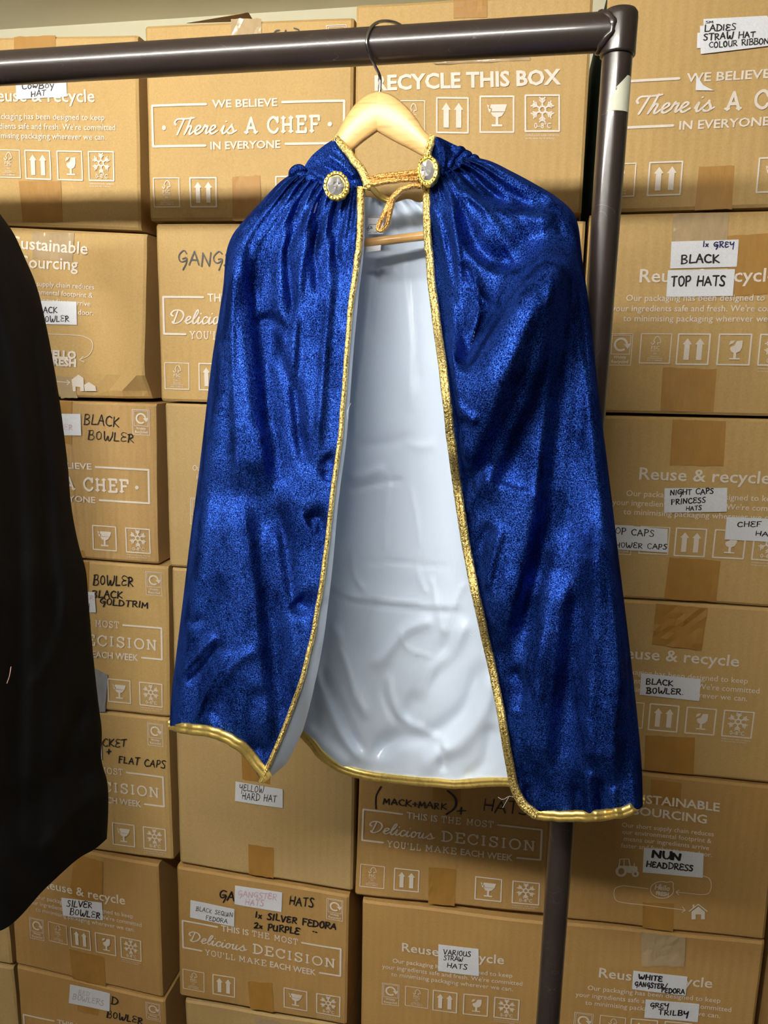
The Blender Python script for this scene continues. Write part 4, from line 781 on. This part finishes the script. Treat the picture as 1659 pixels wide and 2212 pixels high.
# back of the cape: satin inside, velvet outside, from one silhouette round to the other
TOPB = [(628, 376), (690, 402), (760, 428), (800, 426), (840, 440), (880, 430), (912, 436), (960, 400), (1018, 338)]
HEMB = [(366, 1576), (480, 1568), (600, 1572), (642, 1588), (668, 1612), (690, 1640), (735, 1668), (800, 1686), (900, 1697), (1000, 1702), (1100, 1699), (1250, 1716), (1389, 1742)]
PB, ub, vb = coons(SILL, SILR, TOPB, HEMB, 170, 190)
FB = [
 ('r', .006, 9, [(808, 560), (796, 660), (785, 760), (770, 850), (765, 960)]), ('r', -.007, 8, [(826, 545), (806, 640), (796, 740)]), ('r', -.005, 18, [(880, 560), (890, 700), (900, 850)]), ('r', .005, 12, [(868, 540), (880, 640), (888, 760), (886, 900)]), 
 ('r', .006, 10, [(748, 1035), (790, 1025), (836, 1010)]), ('r', -.005, 8, [(746, 1060), (790, 1050), (840, 1040), (880, 1040)]), ('r', -.004, 16, [(760, 960), (810, 960), (870, 950), (885, 930)]), ('r', .003, 12, [(870, 945), (900, 965), (945, 960)]), ('r', .004, 6, [(842, 1020), (835, 1100), (830, 1200)]), ('r', .004, 6, [(885, 1040), (900, 1120), (910, 1200)]),
 ('r', .005, 6, [(905, 1180), (902, 1235), (925, 1290)]), ('r', .006, 7, [(930, 1240), (942, 1300), (958, 1380)]), ('r', -.005, 6, [(815, 1290), (790, 1350), (772, 1430)]), ('r', .005, 6, [(760, 1180), (765, 1240), (790, 1280)]), ('r', .004, 5, [(860, 1350), (880, 1400), (940, 1420)]), ('r', -.004, 5, [(720, 1360), (760, 1440), (775, 1520)]), ('r', .005, 6, [(960, 1380), (985, 1300), (1010, 1250)]), ('r', .004, 5, [(700, 1245), (740, 1282), (800, 1297), (870, 1300), (940, 1312), (1015, 1313)]), ('r', -.003, 5, [(770, 1212), (850, 1215), (930, 1222), (990, 1226)]), ('s', .004, 6, [(1015, 1311), (930, 1308), (850, 1300), (760, 1288), (720, 1270)]),
 ('r', .010, 16, [(945, 1340), (880, 1360), (835, 1410), (800, 1450)]), ('r', -.014, 26, [(980, 1360), (950, 1440), (900, 1510), (860, 1580), (800, 1640)]), ('r', .012, 18, [(1010, 1330), (980, 1400), (935, 1450), (900, 1520)]),
 ('r', .010, 14, [(720, 1340), (745, 1420), (770, 1500), (800, 1560)]), ('r', -.012, 12, [(690, 1430), (730, 1520), (760, 1590), (790, 1630)]), ('r', .010, 16, [(700, 1400), (690, 1470), (740, 1590), (800, 1660)]), ('r', .008, 12, [(830, 1430), (850, 1520), (880, 1560), (950, 1600), (965, 1650)]), ('r', -.008, 9, [(840, 1430), (830, 1500), (860, 1570)]),
 ('r', .014, 26, [(930, 1690), (930, 1640), (1000, 1600), (1050, 1520), (1060, 1440)]), ('r', -.014, 22, [(800, 1650), (850, 1600), (920, 1590), (960, 1570), (1010, 1520), (1040, 1420)]), ('r', -.010, 18, [(1000, 1690), (1050, 1640), (1065, 1560)]), ('r', -.008, 8, [(945, 1590), (955, 1630), (960, 1670)]), ('r', .01, 20, [(650, 1560), (690, 1600), (760, 1660)]),
]
deep = np.sin(np.clip(ub / .8, 0, 1) * math.pi) ** .6
fwb = np.clip((vb - .17) / .18, 0, 1); fwb = fwb * fwb * (3 - 2 * fwb); rt = np.clip((ub - .4) / .36, 0, 1); rt = rt * rt * (3 - 2 * rt)
YB0 = HY + .004 + deep[None] * (.022 + .040 * vb ** .7)[:, None] - .044 * fwb[:, None] * rt[None] + (.022 * (1 - fwb)[:, None] * (np.clip((1 - ub) / .1, 0, 1) * np.clip((ub - .6) / .2, 0, 1))[None])
wave = .005 * np.sin(ub * 26 + 1.5 * np.sin(ub * 7))[None] * (deep[None]) * (.3 + .7 * vb[:, None]) + .004 * np.sin(ub * 120)[None] * np.exp(-vb / .05)[:, None]
YBf = YB0 - (.66 * folds(PB, [(k, a, w * .78, l) for k, a, w, l in FB]) + wander(PB, .002, 50, 90, 31) + wave) * np.clip(deep * 2, 0, 1)[None]
YBf = np.maximum(YBf, HY + .002 - .044 * fwb[:, None] * rt[None])
oB, VB = sheet('satin_lining', PB, YBf, 'white_satin', cape)
V2 = VB + np.array([0, .0035, 0]); mesh('velvet_back', V2.reshape(-1, 3), grid_faces(170, 190, True), 'blue_velvet', cape, True)
# satin behind the front panels
for V_, fl in ((VL, True), (VR, False)):
    mesh('satin_lining', (V_ + np.array([0, .0028, 0])).reshape(-1, 3), grid_faces(V_.shape[1], V_.shape[0], fl), 'white_satin', cape, True)
# turned-back satin beside the left front edge
nv = VL.shape[0]; wpx = np.interp(np.linspace(0, 1, nv), [0, .1, .2, .4, .55, .7, .82, .9, .96, 1], [0, 5, 9, 9, 10, 16, 24, 34, 30, 2]); P3 = []; Y3 = []
for i in range(nv):
    x, y = PL[i, -1]
    P3.append([(x + wpx[i] * k / 6, y + wpx[i] * .25 * k / 6) for k in range(7)]); Y3.append([YLf[i, -1] + .003 + .022 * (wpx[i] / 30) * (k / 6) ** 1.5 for k in range(7)])
sheet('turned_lining', np.array(P3), np.array(Y3), 'white_satin', cape)

# ---- gold braid along every edge
def braid(name, C3, wv, m, th=.0026, wob=0.0, n=11, seed=1):
    """ribbon along 3D points; wv gives the sideways half-width vector at each point"""
    C3 = np.asarray(C3); r = np.random.default_rng(seed); V = []; k = len(C3)
    w_ = np.convolve(r.normal(0, 1, k + 8), np.ones(9) / 3, 'valid') * wob
    for i in range(k):
        for j in range(n):
            a = -1 + 2 * j / (n - 1); V.append(C3[i] + wv[i] * (a + w_[i]) + np.array([0, -th * (1 - abs(a) ** 2.4) + th * .55 * math.exp(-((a - .15) / .2) ** 2) - .0008, 0]))
        for a in (.9, -.9): V.append(C3[i] + wv[i] * (a + w_[i]) + np.array([0, .003, 0]))
    q = n + 2; F = [(i * q + j, (i + 1) * q + j, (i + 1) * q + (j + 1) % q, i * q + (j + 1) % q) for i in range(k - 1) for j in range(q)]
    return mesh(name, V, F, m, cape, True)
def side(P, Y, wpx, inward):
    """half-width vectors across an edge drawn in pixels"""
    d = np.gradient(P, axis=0); d /= np.linalg.norm(d, axis=1)[:, None]; nrm = np.stack([-d[:, 1], d[:, 0]], 1) * inward
    a = at(P[:, 0], P[:, 1], Y); b2 = at(P[:, 0] + nrm[:, 0] * wpx / 2, P[:, 1] + nrm[:, 1] * wpx / 2, Y)
    return (a + b2) / 2 + (b2 - a) / 2, (b2 - a)
def edge_braid(name, P, Y, wpx, inward, m, **k):
    Y = np.convolve(np.pad(Y, 6, 'edge'), np.ones(13) / 13, 'valid') - .0015
    C3, wv = side(P, Y, np.broadcast_to(np.asarray(wpx, float), (len(P),)), inward); return braid(name, C3, wv, m, **k)
edge_braid('gold_trim', PL[:, -1], YLf[:, -6:].min(1), np.interp(vs[:1].repeat(230) * 0 + np.linspace(0, 1, 230), [0, .06, .3, 1], [17, 14, 10, 10]), 1, 'gold_braid', wob=.1)
edge_braid('gold_trim', PR[:, -1], YRf[:, -11:].min(1), np.interp(np.linspace(0, 1, 240), [0, .4, .8, 1], [17, 20, 18, 20]), -1, 'gold_braid', wob=.06)
edge_braid('hem_trim', PL[-1], YLf[-8:].min(0), 23, -1, 'gold_satin', wob=.06, seed=4)
edge_braid('hem_trim', PR[-1], YRf[-8:].min(0), 23, 1, 'gold_satin', wob=.06, seed=5)
edge_braid('hem_trim', PB[-1], YBf[-1], 19, -1, 'gold_satin', wob=.06, seed=6)

# ---- collar
CL = coons([(722, 300), (700, 314), (676, 334), (662, 352), (652, 372)], [(728, 297), (748, 326), (768, 354), (784, 384), (790, 404)], [(722, 300), (728, 297)], [(652, 372), (690, 396), (735, 406), (790, 404)], 60, 60)[0]
u = np.linspace(0, 1, 60)[None]; v = np.linspace(0, 1, 60)[:, None]
YC = .838 - .028 * np.sin(u * math.pi * .75 + .25) * (.35 + .65 * v) - folds(CL, [('r', .006, 9, [(700, 330), (735, 350), (775, 385)]), ('r', -.005, 8, [(680, 350), (720, 370), (770, 400)]), ('r', .005, 7, [(665, 362), (700, 385), (740, 400)]), ('r', .004, 6, [(715, 308), (740, 335), (765, 365)])])
sheet('collar', CL, YC, 'blue_velvet', cape)
CR = coons([(938, 294), (928, 325), (918, 360), (913, 396)], [(950, 297), (975, 309), (1000, 321), (1014, 326), (1020, 340)], [(938, 294), (950, 297)], [(913, 396), (935, 392), (965, 375), (1000, 356), (1020, 340)], 60, 60)[0]
YC2 = .838 - .026 * np.sin((1 - u) * math.pi * .75 + .25) * (.35 + .65 * v) - folds(CR, [('r', .005, 7, [(955, 305), (960, 340), (950, 385)]), ('r', -.005, 6, [(970, 312), (980, 340), (965, 375)]), ('r', .005, 6, [(990, 322), (1000, 340), (995, 360)]), ('r', -.004, 6, [(935, 310), (938, 350), (930, 385)])])
sheet('collar', CR, YC2, 'blue_velvet', cape)
# knots of gathered cloth on the seam
def lump(pts, r): b2 = B(); q = spline([at(x, y, Y) for x, y, Y in pts], 16); b2.tube(q, r * np.sin(np.linspace(.25, math.pi - .25, 16)), 12); return b2
for pts, r in (([(626, 386, .828), (634, 372, .824), (648, 364, .824), (662, 366, .826)], .0052), ([(634, 392, .824), (650, 380, .82), (668, 378, .82)], .005), ([(655, 396, .82), (672, 386, .816), (690, 392, .818)], .0045),
               ([(978, 345, .824), (990, 326, .822), (1004, 322, .830)], .004), ([(992, 352, .824), (1006, 335, .822), (1020, 336, .832)], .004), ([(1008, 352, .826), (1022, 341, .826), (1036, 345, .834)], .0035), ([(960, 372, .820), (972, 355, .818), (980, 338, .82)], .0035)):
    lump(pts, r).obj('gathered_knot', 'blue_velvet', cape, True)
def px_braid(name, pts, w0, m, **k):
    q = spline(pts, 60); P = q[:, :2]; d = np.gradient(P, axis=0); d /= np.linalg.norm(d, axis=1)[:, None] + 1e-9
    C3 = at(P[:, 0], P[:, 1], q[:, 2]); w = np.broadcast_to(np.asarray(w0, float), (60,)); E3 = at(P[:, 0] - d[:, 1] * w / 2, P[:, 1] + d[:, 0] * w / 2, q[:, 2]); return braid(name, C3, E3 - C3, m, **k)
px_braid('neck_trim', [(724, 298, .832), (746, 322, .822), (768, 350, .812), (786, 376, .807), (793, 398, .806), (792, 410, .808)], np.linspace(17, 19, 60), 'gold_braid', wob=.08)
px_braid('neck_trim', [(936, 294, .832), (926, 325, .824), (918, 355, .816), (912, 385, .814), (913, 400, .814)], 17, 'gold_braid', wob=.08, seed=2)
px_braid('neck_trim', [(800, 402, .850), (815, 418, .862), (832, 430, .868), (850, 434, .870)], 13, 'gold_satin', seed=3)
# ties: two strands across the neck and a drooping loop
px_braid('tie', [(794, 388, .806), (830, 382, .803), (870, 376, .803), (906, 370, .806)], 13, 'gold_cord', wob=.12, seed=7)
px_braid('tie', [(796, 396, .806), (832, 392, .802), (872, 388, .802), (906, 384, .806)], 13, 'gold_cord', wob=.12, seed=8)
px_braid('tie_loop', [(912, 402, .806), (890, 402, .802), (866, 412, .800), (848, 430, .800), (832, 458, .799), (821, 480, .798), (816, 494, .798), (824, 498, .797), (836, 486, .795), (842, 462, .794), (846, 444, .796), (849, 430, .800)], np.concatenate([np.full(30, 13.), np.full(30, 10.)]), 'gold_cord', wob=.08, seed=9)
# brooches: beaded gold ring and a faceted stone
def brooch(px, py, Y, rx, ry, tilt, yaw):
    C0 = at(px, py, Y); s = np.linalg.norm(at(px + 10, py, Y) - C0) / 10; rx *= s; ry *= s; nrm = np.array([math.sin(yaw), -math.cos(yaw), 0.12]); nrm /= np.linalg.norm(nrm)
    ex = np.cross(np.array([0, 0, 1.0]), -nrm); ex /= np.linalg.norm(ex); ez = np.cross(ex, nrm) * -1
    if ez[2] < 0: ez = -ez
    ct, st = math.cos(tilt), math.sin(tilt); ex, ez = ex * ct + ez * st, ez * ct - ex * st
    jr = np.random.default_rng(int(px))
    def pt(a, k, h): return C0 + ex * (rx * k * math.cos(a)) + ez * (ry * k * math.sin(a)) + nrm * h
    ring = B(); n = 48; prof = [(.80, .000), (.78, .003), (.82, .0040), (.87, .0032), (.94, .0038), (1.0, .0024), (1.0, -.002), (.2, -.002)]
    ring.add([pt(2 * math.pi * i / n, k * (1 + (.025 * math.cos(12 * 2 * math.pi * i / n) if k > .9 else 0)), h) for k, h in prof for i in range(n)], [(a * n + i, a * n + (i + 1) % n, (a + 1) * n + (i + 1) % n, (a + 1) * n + i) for a in range(len(prof) - 1) for i in range(n)])
    o = ring.obj('brooch', 'gold_metal', cape, True, label='gold brooch with a clear faceted stone')
    bd = B()
    for i in range(22):
        a = 2 * math.pi * i / 22; c0 = pt(a, .875, .0036); r = rx * .085; vs = []
        for la in range(1, 5):
            for lo in range(8): vs.append(c0 + r * (math.sin(la * math.pi / 5) * (math.cos(lo * math.pi / 4) * ex + math.sin(lo * math.pi / 4) * ez) + math.cos(la * math.pi / 5) * nrm))
        bd.add(vs, [(la * 8 + lo, la * 8 + (lo + 1) % 8, (la + 1) * 8 + (lo + 1) % 8, (la + 1) * 8 + lo) for la in range(3) for lo in range(8)] + [tuple(range(8))])
    bd.obj('bead_ring', 'gold_metal', o, True)
    st_ = B(); rows = [(.79, .001, 10, 0), (.70, .0040, 10, .31), (.46, .0062, 10, 0), (.2, .0072, 10, .31)]
    st_.add([pt(2 * math.pi * i / 10 + ph, k, h + (jr.uniform(-.0014, .0012) if k < .75 else 0)) for k, h, _, ph in rows for i in range(10)], [t_ for a in range(3) for i in range(10) for t_ in ((a * 10 + i, a * 10 + (i + 1) % 10, (a + 1) * 10 + (i if a % 2 == 0 else (i + 1) % 10)), ((a + 1) * 10 + i, (a + 1) * 10 + (i + 1) % 10, a * 10 + ((i + 1) % 10 if a % 2 == 0 else i)))] + [tuple(30 + i for i in range(10))])
    st_.obj('stone', 'crystal', o, False, label='clear faceted stone')
brooch(727, 403, .796, 27, 30, -.15, .1); brooch(926, 370, .800, 25, 33, -.28, -.35)
# care label on the back of the neck, and a small tag under the bar
tg = mesh('care_label', at(np.array([795, 828, 828, 795]), np.array([466, 464, 505, 506]), np.full(4, .852)), [(0, 1, 2, 3)], 'label_paper', cape, label='white sewn-in care label')
def px_flat(name, fl, Y, m, parent): v_ = np.array(fl.v); return mesh(name, at(v_[:, 0], v_[:, 1], np.full(len(v_), Y)), fl.f, m, parent)
px_flat('label_print', Flat().add(place(pen('O', .12), (793, 498), (798, 497), 6)).add(place(text2d('/a'), (794, 495), (805, 494), 8)).add(place(text2d('Size / Taille'), (794, 504), (815, 503), 4)).line([(797, 485), (824, 484)], .8, 40).line([(797, 470), (824, 469)], .6, 40), .8512, 'dark_line', tg)
mesh('care_label', at(np.array([792, 823, 822, 790]), np.array([533, 529, 541, 545]), np.array([.846, .844, .84, .842])), [(0, 1, 2, 3)], 'label_paper', cape, label='small white sewn-in tag below the bar')
b_ = B()
for q in ([(1076, 1722, .85), (1086, 1727, .848), (1100, 1720, .846), (1110, 1722, .846)], [(1100, 1720, .846), (1092, 1734, .845), (1086, 1745, .845)], [(690, 1318, .78), (676, 1330, .778), (668, 1344, .778)], [(1030, 1364, .79), (1020, 1372, .788), (1014, 1368, .788)], [(758, 870, .77), (750, 890, .768), (752, 905, .768)]):
    b_.tube(spline([at(*p) for p in q], 10), .00018, 5)
b_.obj('loose_thread', 'white_thread', cape)

# ------------------------------------------------------------------ black garment hung square to the rail at the left edge
CX_, YF, YN = -.80, 1.06, .64                 # its plane, far and near edges
coat = thing('black_coat', 'plain black cloth garment hanging at the left edge, cut off by the frame', 'garment', (CX_, RAIL_Y, .55))
RB = [(0, 462), (30, 505), (55, 560), (78, 615), (95, 680), (112, 765), (128, 860), (138, 935), (147, 1010), (152, 1075), (160, 1130), (172, 1185), (186, 1235), (192, 1310), (200, 1400), (207, 1470), (214, 1530), (220, 1580), (219, 1640), (232, 1690), (234, 1745), (231, 1812)]
ps = at(0, 462, YF); zs = ps[2]; pb = at(231, 1812, YF)
LB = [to_px((CX_ + .0, YN, zs)), to_px((CX_ - .01, YN - .01, zs - .1)), to_px((CX_, YN - .02, 1.3)), to_px((CX_, YN - .03, .95)), to_px((CX_ + .01, YN - .03, pb[2]))]
TB = [LB[0], to_px((CX_, YN + .1, zs + .05)), to_px((CX_, .80, zs + .085)), to_px((CX_, .89, zs + .085)), to_px((CX_ + .01, YF - .09, zs + .05)), RB[0]]
HB = [LB[-1], to_px((CX_, .75, pb[2] - .01)), to_px((CX_, .85, pb[2] - .015)), (0, 2011), (100, 1917), (165, 1858), (205, 1834), (231, 1812)]
us = 1 - np.linspace(1, 0, 120) ** 1.4
P, us, vs = coons(LB, RB, TB, HB, 120, 160, us)
def persp(u): return YN + (YF - YN) * u ** 1.35
D = .015 + .05 * vs ** .5; ed = (np.clip((1 - us) / .06, 0, 1) * np.clip(us / .06, 0, 1))[None]; arch = np.sqrt(np.clip(1 - (2 * us - 1) ** 2, 0, 1))[None]
Yc = persp(us)[None] - D[:, None] * arch - (wander(P, .006, 60, 300, 41) + folds(P, [('r', .010, 22, [(-60, 420), (20, 700), (60, 1000), (70, 1400), (60, 1900)]), ('r', -.008, 18, [(60, 620), (90, 900), (110, 1200), (140, 1500)]), ('r', .006, 14, [(150, 1250), (120, 1400), (60, 1500)]), ('r', -.008, 16, [(200, 1500), (160, 1580), (120, 1700)]), ('r', .007, 20, [(225, 1700), (160, 1760), (80, 1850)])])) * ed
o, V_ = sheet('front_cloth', P, Yc, 'black_cloth', coat)
Vb = at(P[..., 0], P[..., 1], persp(us)[None] + D[:, None] * .7 * arch); mesh('back_cloth', Vb.reshape(-1, 3), grid_faces(120, 160, True), 'black_cloth', coat, True)
b_ = B(); b_.tube(spline([at(24, 1440, .70), at(22, 1452, .699), at(20, 1462, .699), at(15, 1476, .70)], 12), .0004, 6); b_.obj('loose_thread', 'red_thread', coat, label='short pale red thread on the black cloth')
zr = RTILT(CX_); hg2 = thing('clothes_hanger', 'hanger of the black garment beyond the left edge', 'hanger', (CX_, RAIL_Y, zs + .07))
b_ = B(); b_.tube(spline([(CX_, RAIL_Y + .0195, zr - .004), (CX_, RAIL_Y + .014, zr + .015), (CX_, RAIL_Y, zr + RAIL_R + .0018), (CX_, RAIL_Y - .014, zr + .014), (CX_, RAIL_Y - .0195, zr), (CX_, RAIL_Y - .013, zr - .026), (CX_, RAIL_Y, zr - .045), (CX_, RAIL_Y, zs + .06)], 50), .0016, 10); b_.obj('hook', 'chrome_wire', hg2, True)
b_ = B(); b_.tube(spline([(CX_, YN + .07, zs - .02), (CX_, .75, zs + .02), (CX_, RAIL_Y, zs + .058), (CX_, .94, zs + .02), (CX_, YF - .07, zs - .02)], 30), .007, 12); b_.obj('arm', 'wood_left', hg2, True)
